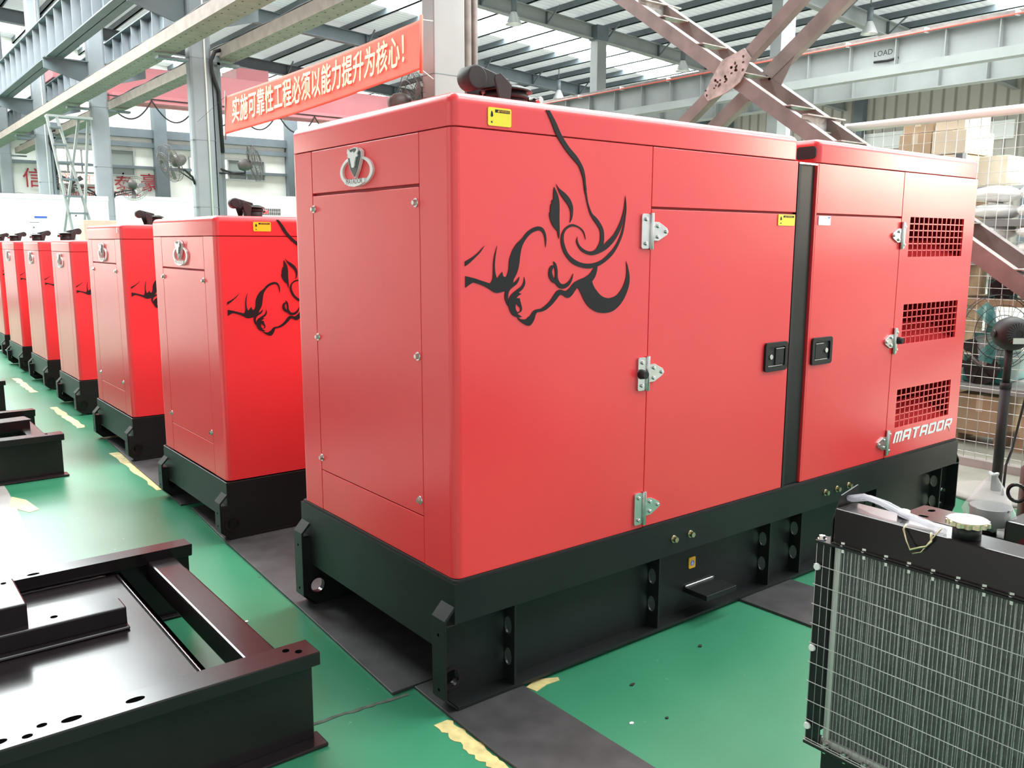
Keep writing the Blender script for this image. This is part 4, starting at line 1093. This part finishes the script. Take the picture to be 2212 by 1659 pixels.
# air filter in its plastic bag
ab = MB()
prof = [(.001, .01), (.06, .0), (.088, .02), (.085, .06), (.074, .09), (.056, .125), (.030, .165), (.014, .19), (.02, .205), (.001, .2)]
ab.lathe(prof, (0, 0, 0), 22)
rn = random.Random(8)
ab.v = [(x * (1 + rn.uniform(-.13, .13)), y * (1 + rn.uniform(-.13, .13)), z + rn.uniform(-.005, .005)) for x, y, z in ab.v]
TB = thing('air_filter', 'black part wrapped in a clear plastic bag, standing behind the radiator', 'wrapped part', (.883, -1.308, .84))
TB.scale = (KS, KS, KS)
MB().cyl((0, 0, .012), (0, 0, .075), .068, n=24).cyl((0, 0, .07), (0, 0, .08), .073, n=24).build('filter_body', BLKG, TB, 0.004)
ab.build('plastic_bag', BAG, TB)
MB().cyl((0, 0, -.35), (0, 0, .012), .03, n=14).build('intake_pipe', BLKG, TB)
dm = thing('drum', 'dark red rounded drum cut by the right picture edge', 'drum', (3.62, -.56, 0))
MB().lathe([(.001, .0), (.2, .0), (.205, .02), (.205, .38), (.15, .44), (.05, .455), (.001, .46)], (0, 0, 0), 26).build('shell', DRUM, dm)
MB().lathe([(.206, .0), (.209, .01), (.209, .10), (.206, .11)], (0, 0, 0), 26).build('black_band', BLKM, dm)

# ---------------------------------------------------------------- pedestal fan
PF = thing('pedestal_fan', 'black pedestal fan on round base before the wire fence', 'fan', (4.24, .03, 0))
MB().lathe([(.001, .035), (.2, .035), (.28, .022), (.285, 0), (.001, 0)], (0, 0, 0), 32).build('base', mat('dusty_fan_base', (.36, .35, .32), .5), PF)
MB().cyl((0, 0, .03), (0, 0, .72), .031, n=18).cyl((0, 0, .72), (0, 0, .97), .023, n=18).cyl((0, 0, .7), (0, 0, .74), .034, n=18).build('pole', BLKM, PF)
d = Vector((-.62, -.78, .05)).normalized()
M = Matrix.Translation((-.03, -.03, 1.055)) @ d.to_track_quat('Z', 'Y').to_matrix().to_4x4() @ Matrix.Scale(.8, 4)
mh = MB(); mh.M = M
mh.lathe([(.001, .075), (.05, .075), (.09, .065), (.125, .03), (.135, -.03), (.12, -.1), (.10, -.12), (.001, -.12)], (0, 0, 0), 30)
mo = mh.build('motor_housing', BLKM, PF)
vn = MB(); vn.M = M
for i in range(24):
    a = 2 * math.pi * i / 24
    vn.beam((.03 * math.cos(a), .03 * math.sin(a), .077), (.088 * math.cos(a), .088 * math.sin(a), .068), .004, .006, (0, 0, 1))
vn.build('vent_ribs', DKGREY, mo)
lb = MB(); lb.M = M
lb.box(-.045, .045, -.075, -.03, .073, .082)
lb.build('rating_label', mat('pale_label', (.62, .68, .62), .5), mo)
yk = MB(); yk.M = M
yk.cyl((-.15, 0, -.03), (-.13, 0, -.03), .03, n=14).build('tilt_knob', BLKM, PF)
yk = MB(); yk.M = M
yk.cyl((.13, 0, -.03), (.17, 0, -.03), .024, n=14).build('tilt_knob', BLKM, PF)
MB().tube([(.10, -.03, 1.08), (.16, -.08, .95), (.13, -.08, .7), (.09, -.06, .45), (.06, -.05, .3), (-.03, -.06, .22), (-.09, -.08, .03)], .008, 8).build('power_cord', BLKM, PF)
cg = MB(); cg.M = M
for r, zz in ((.30, -.2), (.30, -.26), (.22, -.16), (.14, -.14)):
    cg.tube([(r * math.cos(a), r * math.sin(a), zz) for a in [2 * math.pi * i / 40 for i in range(40)]], .003, 5, closed=True)
for i in range(28):
    a = 2 * math.pi * i / 28
    cg.tube([(.08 * math.cos(a), .08 * math.sin(a), -.12), (.3 * math.cos(a), .3 * math.sin(a), -.2), (.3 * math.cos(a), .3 * math.sin(a), -.26)], .0015, 4)
cg.build('blade_cage', BLKM, PF)
bl = MB(); bl.M = M
for i in range(3):
    a = 2 * math.pi * i / 3
    bl.prism([(math.cos(a + t) * r, math.sin(a + t) * r) for t, r in ((0, .04), (-.25, .2), (-.1, .27), (.35, .26), (.45, .15), (.4, .04))], -.205, -.2, 'z')
bl.build('blades', mat('translucent_teal_blades', (.10, .42, .40), .15, alpha=.55), PF)

# ---------------------------------------------------------------- wire fence and the goods behind it
FN = thing('wire_fence', 'white framed wire mesh fence at the right edge', 'fence', (4.9, 1.62, 0))
MB().cyl((0, .02, 2.51), (0, -6, 2.51), .032, n=12).cyl((0, .02, .0), (0, .02, 2.54), .03, n=12).cyl((0, -3, .0), (0, -3, 2.51), .03, n=12).build('frame', FENCEW, FN)
MB().box(-.04, .04, -6, .02, 0, .06).build('kerb', CONC, FN)
ms = MB()
for i in range(75):
    y = -.08 * i - .04
    ms.tube([(0 + .004 * math.sin(i), y, .06), (.006 * math.sin(i * 1.7), y, 1.2), (0, y, 2.5)], .0026, 4)
for j in range(31):
    z = .1 + j * .08
    ms.tube([(.004, .02, z), (.008 * math.sin(j), -2, z + .003 * math.sin(2 * j)), (.004, -6, z)], .0026, 4)
ms.build('wire_mesh', WIRE, FN)


def carton(x, y, z, sx, sy, sz, rz, lab, m=CARTON, group='cartons behind the fence'):
    t = thing('carton', lab, 'box', (x, y, z), rz, group)
    MB().box(-sx / 2, sx / 2, -sy / 2, sy / 2, 0, sz).build('box_body', m, t, 0.004)
    MB().box(-sx / 2 - .001, sx / 2 + .001, -.025, .025, sz * .55, sz + .0012).build('tape', CARTONW, t)
    return t


def rack(lab, x, y0, y1, levels, depth=.8):
    r = thing('storage_rack', lab, 'rack', (x, y0, 0))
    for yy in (0, y1 - y0):
        for xx in (0, depth):
            MB().box(xx - .03, xx + .03, yy - .03, yy + .03, 0, levels[-1] + .25).build('upright', GREYP, r)
    for z in levels:
        MB().box(-.03 if z < 1.9 else .24, depth + .03, -.03, y1 - y0 + .03, z - .05 if z < 1.9 else z - .03, z).build('shelf', WOOD if 1 < z < 1.3 else GREYL, r)
    return r


rack('tall storage rack behind the wire fence holding sacks and teal engines', 5.55, -2.6, 1.05, [.50, 1.18, 1.50, 1.79, 2.06])
# carton stack on a tall pallet load left of the rack
for nm, (x, y, w_) in enumerate(((5.9, 1.72, .62),)):
    pl = thing('pallet_crate', 'tall wooden crate carrying the carton stack behind the generator roof', 'crate', (6.0, 1.40, 0))
    MB().box(-.35, .35, -.29, .29, .1, 1.95).build('crate_body', WOOD, pl, .01)
    MB().box(-.35, .35, -.29, -.2, 0, .1).build('skid', WOOD, pl)
    MB().box(-.35, .35, .2, .29, 0, .1).build('skid', WOOD, pl)
    cl = ['bottom left', 'bottom right', 'middle left', 'middle right', 'upper left', 'upper right']
    for j in range(3):
        for i in range(2):
            carton(6.0, 1.535 - i * .285 + .015 * (j % 2), 1.951 + j * .1915, .5, .275, .185, 0, 'brown carton, %s of the stack showing over the generator roof' % cl[j * 2 + i], CARTON if i == 0 else CARTONW)
    carton(6.0, 1.53, 1.951 + 3 * .1915, .45, .26, .10, 0, 'low brown carton on top of the stack, left one')
    carton(6.0, 1.26, 1.951 + 3 * .1915, .45, .24, .13, 0, 'pale carton on top of the stack, right one', CARTONW)
carton(6.05, .93, 2.062, .4, .22, .24, 0, 'pale carton on the top rack shelf nearest the generator', CARTONW)
carton(6.05, .55, 2.062, .4, .3, .14, 0, 'low white carton on the top rack shelf', SACK)
carton(6.05, .55, 2.203, .4, .26, .12, 0, 'small white carton stacked on another, top rack shelf', SACK)
carton(6.05, .15, 2.062, .4, .34, .22, 0, 'pale carton at the right end of the visible top shelf', CARTONW)
rs = random.Random(3)
k2 = 0
for z, tone in ((1.791, SACK), (1.501, SACK)):
    for i in range(3):
        for j in range(2):
            s = MB().blob((0, 0, 0), .27, .158, .066, 14, .05, k2)
            o = s.build('sack', tone, None, 0, None, (5.74, .82 - i * .34, z + .068 + j * .134))
            tag(o, 'white sack on the %s rack shelf, %s pile from the left, %s one' % ('upper' if z > 1.7 else 'lower', ('first', 'second', 'third')[i], ('bottom', 'top')[j]), 'sack', 'white sacks on the rack')
            k2 += 1
BLUEW = thing('wrapped_board', 'tall white wrapped panel with blue strip beside the generator end', 'panel', (5.25, .93, 0))
MB().box(-.02, .02, -.07, .07, .0, 2.22).build('board', WHITEM, BLUEW, .006)
MB().box(-.024, .024, -.072, .072, 2.16, 2.19).box(-.024, -.02, -.03, .03, 1.78, 1.82).build('blue_strip', BLUE, BLUEW)


def wrapped_engine(lab, x, y, z, seed, parent_pallet=True):
    t = thing('wrapped_engine', lab, 'engine', (x, y, z), .1 * seed, 'teal engines on racks')
    b = MB()
    b.box(-.28, .28, -.16, .16, .0, .22).box(-.24, .22, -.12, .12, .22, .40)
    b.cyl((-.31, 0, .12), (-.28, 0, .12), .11, n=18)
    for q in (-.18, -.02, .14):
        b.cyl((q, 0, .40), (q, 0, .45), .05, n=14)
    b.build('engine_block', TEAL, t, .02)
    MB().cyl((-.34, 0, .12), (-.31, 0, .12), .13, .12, n=20).cyl((-.35, .1, .3), (-.28, .1, .3), .05, n=14).build('flywheel', BLKM, t)
    f = MB()
    for i in range(6):
        a = i * math.pi / 3
        f.prism([(.03 * math.cos(a), .15 + .03 * math.sin(a)), (.15 * math.cos(a - .2), .15 + .15 * math.sin(a - .2)), (.15 * math.cos(a + .25), .15 + .15 * math.sin(a + .25))], -.36, -.352, 'x')
    f.build('cooling_fan', BLKM, t)
    w_ = MB().blob((0, 0, .22), .36, .22, .26, 14, .10, seed)
    w_.build('clear_wrap', BAG, t)
    return t


for q, (y, z, sc) in enumerate(((.80, .501, 1), (.22, .501, 1), (-.38, .501, 1), (.80, 1.181, .66), (.30, 1.181, .66), (-.20, 1.181, .66))):
    e_ = wrapped_engine('teal wrapped engine on the %s rack level, %s from the generator' % ('lowest' if sc == 1 else 'second', ('first', 'second', 'third')[q % 3]), 5.93, y, z, q + 1)
    e_.scale = (sc, sc, sc)
for i, (y, z, s) in enumerate(((.78, .0, 1), (.28, 0, 2))):
    pl = thing('pallet', ['wooden pallet under cartons behind the fence, nearer the generator', 'wooden pallet behind the fan pole'][i], 'pallet', (5.85, y, 0))
    MB().box(-.22, .22, -.2, .2, .075, .1).build('deck', WOOD, pl)
    MB().box(-.22, .22, -.2, -.14, 0, .075).build('bearer', WOOD, pl)
    MB().box(-.22, .22, .14, .2, 0, .075).build('bearer', WOOD, pl)
    carton(5.85, y, .101, .40, .36, .30, 0, ['brown carton on the pallet nearer the generator', 'brown carton on the pallet behind the fan pole'][i], CARTON)


# ---------------------------------------------------------------- rusty cross brace in the column row
BR = thing('cross_brace', 'rusty double steel X brace towering behind the big generator', 'brace', (4.42, 2.4, 0))
def member(mb, x, pts, w=.115):
    for (y0, z0), (y1, z1) in zip(pts[:-1], pts[1:]):
        d = Vector((0, y1 - y0, z1 - z0)).normalized(); nrm = Vector((0, -d.z, d.y))
        if nrm.z < 0: nrm = -nrm
        a, b_ = Vector((x - 4.42, y0 - 2.4, z0)), Vector((x - 4.42, y1 - 2.4, z1))
        ex = Vector((1, 0, 0))
        def bar(o0, o1, x0, x1):
            vs = []
            for p in (a, b_):
                for o in (o0, o1):
                    for xx in (x0, x1):
                        vs.append(p + nrm * o + ex * xx)
            mb.add(vs, [(0, 1, 3, 2), (4, 6, 7, 5), (0, 4, 5, 1), (2, 3, 7, 6), (0, 2, 6, 4), (1, 5, 7, 3)])
        bar(-w / 2, w / 2, -.004, .004)
        bar(w / 2 - .008, w / 2, 0, .075); bar(-w / 2, -w / 2 + .008, 0, .075)
    return mb
ext = lambda p, q, t: (p[0] + (q[0] - p[0]) * t, p[1] + (q[1] - p[1]) * t)
member(MB(), 4.42, [ext((3.691, 3.809), (.049, 1.331), -.75), (.049 - 1.8, 1.331 - 1.225)]).build('diagonal_channel', RUST, BR)
member(MB(), 4.75, [ext((3.715, 3.868), (.19, 1.448), -.75), (.19 - 1.93, 1.448 - 1.31)]).build('diagonal_channel', RUST, BR)
member(MB(), 4.42, [(-1.77, 6.16), (2.30, 3.09)], .10).build('diagonal_channel', RUST, BR)
member(MB(), 4.42, [(2.55, 2.91), (6.6, .11)], .10).build('diagonal_channel', RUST, BR)
member(MB(), 4.75, [(-1.77, 5.93), (2.33, 2.99)], .12).build('diagonal_channel', RUST, BR)
member(MB(), 4.75, [(2.44, 2.92), (6.5, .14)], .12).build('diagonal_channel', RUST, BR)
gus = [(2.295, 3.155), (2.227, 3.07), (2.326, 2.895), (2.452, 2.832), (2.648, 2.789), (2.695, 2.844), (2.581, 3.015), (2.513, 3.096)]
MB().prism([(a - 2.4, b) for a, b in gus], -.022, -.010, 'x').build('gusset_plate', RUSTL, BR, .002)
gs = MB(); rg = random.Random(2)
for _ in range(26):
    t = rg.random(); cy, cz = 2.30 + .33 * t - 2.4 + rg.uniform(-.05, .05), 3.06 - .19 * t + rg.uniform(-.05, .05)
    gs.prism([(cy + rg.uniform(.4, 1) * .016 * math.cos(a), cz + rg.uniform(.4, 1) * .016 * math.sin(a)) for a in [k * math.pi / 3 for k in range(6)]], -.0228, -.0215, 'x')
gs.build('rust_spots', mat('dark_rust', (.06, .03, .025), .8), BR)['kind'] = 'stuff'
MB().prism([(2.05 - 2.4, 3.13), (2.45 - 2.4, 3.0), (2.62 - 2.4, 2.78), (2.2 - 2.4, 2.86)], .33, .342, 'x').build('gusset_plate', RUST, BR, .002)
for y, z in ((3.50, 3.66), (1.74, 2.47)):
    yy = y - 2.4
    bt = MB()
    bt.box(.0, .52, yy - .006, yy + .006, z - .01, z + .11).box(0, .52, yy - .05, yy, z - .012, z).box(0, .52, yy - .05, yy, z + .105, z + .115)
    bt.build('batten_channel', RUSTL, BR)
for i in range(9):
    y, z = ext((3.69, 3.83), (.1, 1.39), i / 8.0)
    MB().box(.0, .35, y - 2.4 - .05, y - 2.4 + .05, z + .05, z + .058).build('batten_plate', RUSTL, BR)

# ---------------------------------------------------------------- slogan banner
BN = thing('banner', 'long red slogan banner with cream characters hanging between two columns', 'banner', (4.15, 6.75, 3.6))
PR = [Vector(v) for v in ((4.11, 6.664, 4.154), (4.054, 6.59, 3.583), (3.441, 11.193, 3.797), (3.385, 11.119, 3.226))]
PRn = [PR[0] - Vector((4.15, 6.75, 3.6)), PR[1] - Vector((4.15, 6.75, 3.6)), PR[2] - Vector((4.15, 6.75, 3.6)), PR[3] - Vector((4.15, 6.75, 3.6))]
def cloth(u, v, off=0.0):                    # u: 0 at the far (left) end, 1 at the column; v: 0 bottom, 1 top
    top = PRn[2].lerp(PRn[0], u); bot = PRn[3].lerp(PRn[1], u)
    p = bot.lerp(top, v)
    w = .006 * math.sin(u * 26 + v * 3) * (u ** 2) + .004 * math.sin((u * 9 + v * 5))
    sag = -.035 * math.sin(math.pi * u)
    return (p.x - w - off, p.y - w * .2, p.z + sag)
NU, NV = 120, 16
bb = MB()
vs = [cloth(i / NU, j / NV) for i in range(NU + 1) for j in range(NV + 1)]
fs = [(i * (NV + 1) + j, (i + 1) * (NV + 1) + j, (i + 1) * (NV + 1) + j + 1, i * (NV + 1) + j + 1) for i in range(NU) for j in range(NV)]
bb.add(vs, fs, True)
sheet_o = bb.build('cloth', BANNER, BN)
md = sheet_o.modifiers.new('thickness', 'SOLIDIFY'); md.thickness = .004
SL = '实施可靠性工程必须以能力提升为核心！'
Lb = (PR[0] - PR[2]).length
for i, chh in enumerate(SL):
    u0 = .075 + .87 * (i / (len(SL) - 1))
    t = MB()
    for q_, (sx_, sy_) in enumerate(((0, 0), (.007, 0), (-.007, 0), (0, .005), (0, -.005))):
        text_to(t, text_mesh(chh, .32), lambda a, b, c: cloth(u0 + (a + sx_) * .72 / Lb, .5 + (b + sy_) * 1.28 / .58, .016 + q_ * .0006))
    t.build('character', BANTXT, BN)
MB().tube([tuple(PRn[2] + Vector((0, 0, .08))), tuple(PRn[3] - Vector((0, 0, .08)))], .012, 8).build('end_stick', RUST, BN)
MB().tube([tuple(PRn[0] + Vector((0, 0, .05))), tuple(PRn[1] - Vector((0, 0, .04)))], .022, 8).build('rolled_end', BANNER, BN)
MB().tube([tuple(PRn[0]), (.26, .12, .62)], .005, 5).build('tie_cord', WHITEM, BN)
MB().tube([tuple(PRn[1]), (.26, .12, -.05)], .005, 5).build('tie_cord', WHITEM, BN)
MB().tube([tuple(PRn[2]), (.3, 8.75, .35)], .003, 5).build('tie_cord', BLKM, BN)

# ---------------------------------------------------------------- high bay lamps
def lamp(x, y, z, lab):
    t = thing('pendant_lamp', lab, 'lamp', (x, y, z), group='high bay lamps')
    MB().lathe([(.04, .45), (.10, .40), (.17, .25), (.27, .03), (.28, .0), (.26, .0), (.16, .22), (.05, .36), (.001, .37)], (0, 0, 0), 24).build('shade', LAMPM, t)
    MB().cyl((0, 0, .42), (0, 0, .85), .10, n=14).build('ballast_box', GREYP, t)
    MB().cyl((0, 0, .85), (0, 0, ZR(x) - z + .25), .02, n=8).build('hanger', GREYP, t)
    MB().blob((0, 0, .16), .07, .07, .12, 12).build('bulb', mat('lamp_bulb_glass', (.9, .9, .9), .2), t)
for x, y, z, lab in ((17.5, 22.0, 8.9, 'bell lamp hanging in front of the big skylight, leftmost'), (26.1, 22, 8.4, 'bell lamp hanging before the skylight left of the brace'), (26.5, 30, 8.35, 'small bell lamp above the generator roof flap'),
                     (26.9, 14.5, 8.6, 'bell lamp over the girder with the red rail'), (35.9, 14.5, 8.2, 'bell lamp right beneath the pale girder'), (34.4, 22, 8.2, 'bell lamp seen through the brace')):
    lamp(x, y, z, lab)

# ---------------------------------------------------------------- column fans
def fan(lab, hub, face, root, tiltz=0.0):
    t = thing('wall_fan', lab, 'fan', hub, group='fans on the columns')
    d = Vector(face).normalized()
    M = d.to_track_quat('Z', 'Y').to_matrix().to_4x4()
    mh = MB(); mh.M = M
    mh.lathe([(.001, -.34), (.07, -.33), (.11, -.26), (.12, -.16), (.09, -.07), (.001, -.06)], (0, 0, 0), 20)
    mh.build('motor', FANB, t)
    c = MB(); c.M = M
    for r, zz in ((.36, .03), (.36, -.05), (.24, .10), (.12, .13), (.26, -.09)):
        c.tube([(r * math.cos(a), r * math.sin(a), zz) for a in [2 * math.pi * i / 36 for i in range(36)]], .005, 4, closed=True)
    for i in range(36):
        a = 2 * math.pi * i / 36; ca, sa = math.cos(a), math.sin(a)
        c.tube([(.05 * ca, .05 * sa, .135), (.2 * ca, .2 * sa, .115), (.36 * ca, .36 * sa, .03), (.36 * ca, .36 * sa, -.05), (.1 * ca, .1 * sa, -.10)], .0028, 3)
    c.build('cage', FANB, t)
    b = MB(); b.M = M
    for i in range(3):
        a = 2 * math.pi * i / 3 + .4
        b.prism([(math.cos(a + q) * r, math.sin(a + q) * r) for q, r in ((0, .05), (-.25, .2), (-.1, .32), (.3, .31), (.45, .17), (.4, .05))], .0, .008, 'z')
    b.build('blades', FANB, t)
    p0 = M @ Vector((0, 0, -.2)); p1 = Vector(root) - Vector(hub)
    mid = Vector((p0.x * .6 + p1.x * .4, p0.y * .5 + p1.y * .5, p0.z - .16))
    MB().tube([tuple(p0), (p0.x, p0.y, p0.z - .16), tuple(mid), (p1.x * .9 + p0.x * .1, p1.y, p1.z + .14), tuple(p1)], .022, 8).tube([(p0.x, p0.y, p0.z - .2), (p1.x, p1.y, p1.z + .05)], .014, 6).build('bracket_arm', BLKM, t)
    return t
fan('dark column fan facing left, left of the second column', (3.80, 15.3, 3.10), (-.92, -.15, -.35), (4.40, 15.7, 2.75))
fan('pale backed column fan facing right, right of the second column', (5.5, 15.3, 3.20), (.93, -.25, .22), (4.85, 15.7, 2.95))
fan('column fan behind the ladder, left of the third column', (3.68, 23.3, 3.15), (-.3, -.85, -.5), (4.4, 23.85, 2.8))
fan('column fan right of the third column, before the red lettering', (5.25, 23.3, 3.05), (.4, .75, -.5), (4.85, 23.85, 2.8))
fan('column fan left of the fourth column near the left edge', (3.75, 31.2, 2.9), (-.3, .8, -.55), (4.4, 31.8, 2.6))
fan('column fan peeking over the big generator roof by the pale column', (4.45, 7.4, 3.36), (.86, -.15, .12), (4.50, 7.12, 2.9))

# ---------------------------------------------------------------- red overhead crane at the far end
CR = thing('overhead_crane', 'haze-paled red overhead travelling crane spanning before the far wall', 'crane', (5.6, 34, 7.3))
for yy in (0, 2.2):
    MB().prism([(.3, .45), (1.6, -.15), (14.2, -.15), (15.6, .45), (15.6, .95), (.3, .95)], yy, yy + .5, 'y').build('box_girder', CRANE, CR, .02)
MB().box(-.2, .5, -.6, 3.4, .13, .6).box(15.4, 16.0, -.6, 3.4, .0, .6).build('end_carriage', CRANE, CR, .02)
MB().box(1.8, 15, -.55, -.05, -.45, -.15).build('lower_box_girder', CRANE, CR, .02)
hk = MB().box(7, 8.4, .5, 2.2, .95, 1.5)
hk.build('hoist_trolley', CRANE, CR, .02)
fc_ = []
for i in range(121):
    u = i / 120; s_ = (u * 8) % 1
    fc_.append((1.5 + u * 13.5, -.6, -.35 - .75 * (1 - (2 * s_ - 1) ** 2)))
MB().tube(fc_, .03, 6).tube([(1.5, -.6, -.3), (15, -.6, -.3)], .02, 6).build('festoon_cable', BLKM, CR)

# ---------------------------------------------------------------- tall step ladder
LA = thing('step_ladder', 'tall grey step ladder standing open behind the red row', 'ladder', (2.95, 20.0, 0))
def rails(x0, x1, z1, y0, y1, nm):
    for dx0, dx1 in ((-.30, -.10), (.30, .10)):
        MB().beam((x0 + dx0, y0, 0), (x1 + dx1, y1, z1), .05, .09, (0, 1, 0)).build(nm, GREYL, LA)
rails(.55, -.25, 4.4, -.05, 0, 'front_rail')
rails(-.05, .45, 4.4, .9, .2, 'rear_rail')
for i in range(11):
    z = .35 + i * .38; t_ = z / 4.4; x = .55 - .8 * t_; w_ = .30 - .20 * t_
    MB().box(x - w_, x + w_, -.12, .05, z - .02, z + .02).build('step', GREYP, LA)
MB().box(-.35, .60, -.05, .25, 4.38, 4.43).build('top_cap', GREYL, LA)
MB().beam((.1, .0, 2.2), (.2, .55, 2.2), .03, .03).build('spreader', GREYP, LA)

# ---------------------------------------------------------------- white canopies far behind
def white_set(lab, x0, x1, y, d, h, grille):
    t = thing('white_canopy', lab, 'generator', (x0, y, 0), group='white generator canopies behind the row')
    w_ = x1 - x0
    MB().box(0, w_, 0, d, .2, h).build('canopy', WHITEM, t, .02)
    MB().box(-.01, w_ + .01, -.01, d + .01, h - .12, h + .0).build('roof_edge', WHITEM, t, .015)
    MB().box(0, w_, 0, d, 0, .2).build('base_rail', BLK, t)
    for gx, gz, gw, gh in grille:
        g_ = MB(); nx = max(2, int(gw / .045)); nz = max(2, int(gh / .11))
        for i in range(nx):
            for j in range(nz):
                xa = gx + gw * i / nx; za = gz + gh * j / nz
                g_.box(xa, xa + gw / nx * .62, -.014, .004, za, za + gh / nz * .86)
        g_.build('vent_slots', DKGREY, t)
    return t
white_set('white canopy with cross shaped slot vents right behind the big generator corner', 5.3, 9.6, 17.2, 2.4, 2.66, [(2.35, 1.95, .28, .60), (2.15, 2.10, .68, .26), (.6, 2.22, .95, .16), (.45, 1.95, .8, .14)])
white_set('long white canopy behind the third and second red sets', .9, 4.1, 21.4, 2.0, 2.72, [])
white_set('tall white canopy further back right of the third column', 5.3, 10.5, 26.5, 2.4, 3.0, [])
white_set('white canopy furthest left, behind the low red sets', -4.6, .3, 22.5, 2.2, 2.6, [])
NB = thing('notice_board', 'white notice board with blue bars on two posts, left edge', 'sign', (1.66, 17.6, 0))
MB().box(0, .36, 0, .02, 1.62, 2.14).build('board', WHITEM, NB, .003)
MB().box(.12, .35, -.004, 0, 2.07, 2.11).box(.06, .25, -.004, 0, 1.70, 1.77).build('blue_bar', BLUE, NB)
MB().box(.03, .20, -.003, 0, 1.98, 1.99).box(.08, .11, -.003, 0, 1.87, 1.9).build('print', GREYP, NB)
MB().box(.08, .13, .02, .06, 0, 1.9).box(.33, .36, .02, .06, 0, 1.75).build('post', GREYP, NB)
CB = thing('carton', 'pale carton behind the lids of the low red sets', 'box', (1.75, 13.2, 0))
MB().box(0, .5, 0, .4, 1.4, 1.95).build('box_body', CARTONW, CB, .004)
MB().box(0, .5, 0, .4, 0, 1.4).build('box_stack', CARTON, CB, .004)
# service pipes on the far wall side
bpy.context.view_layer.update()
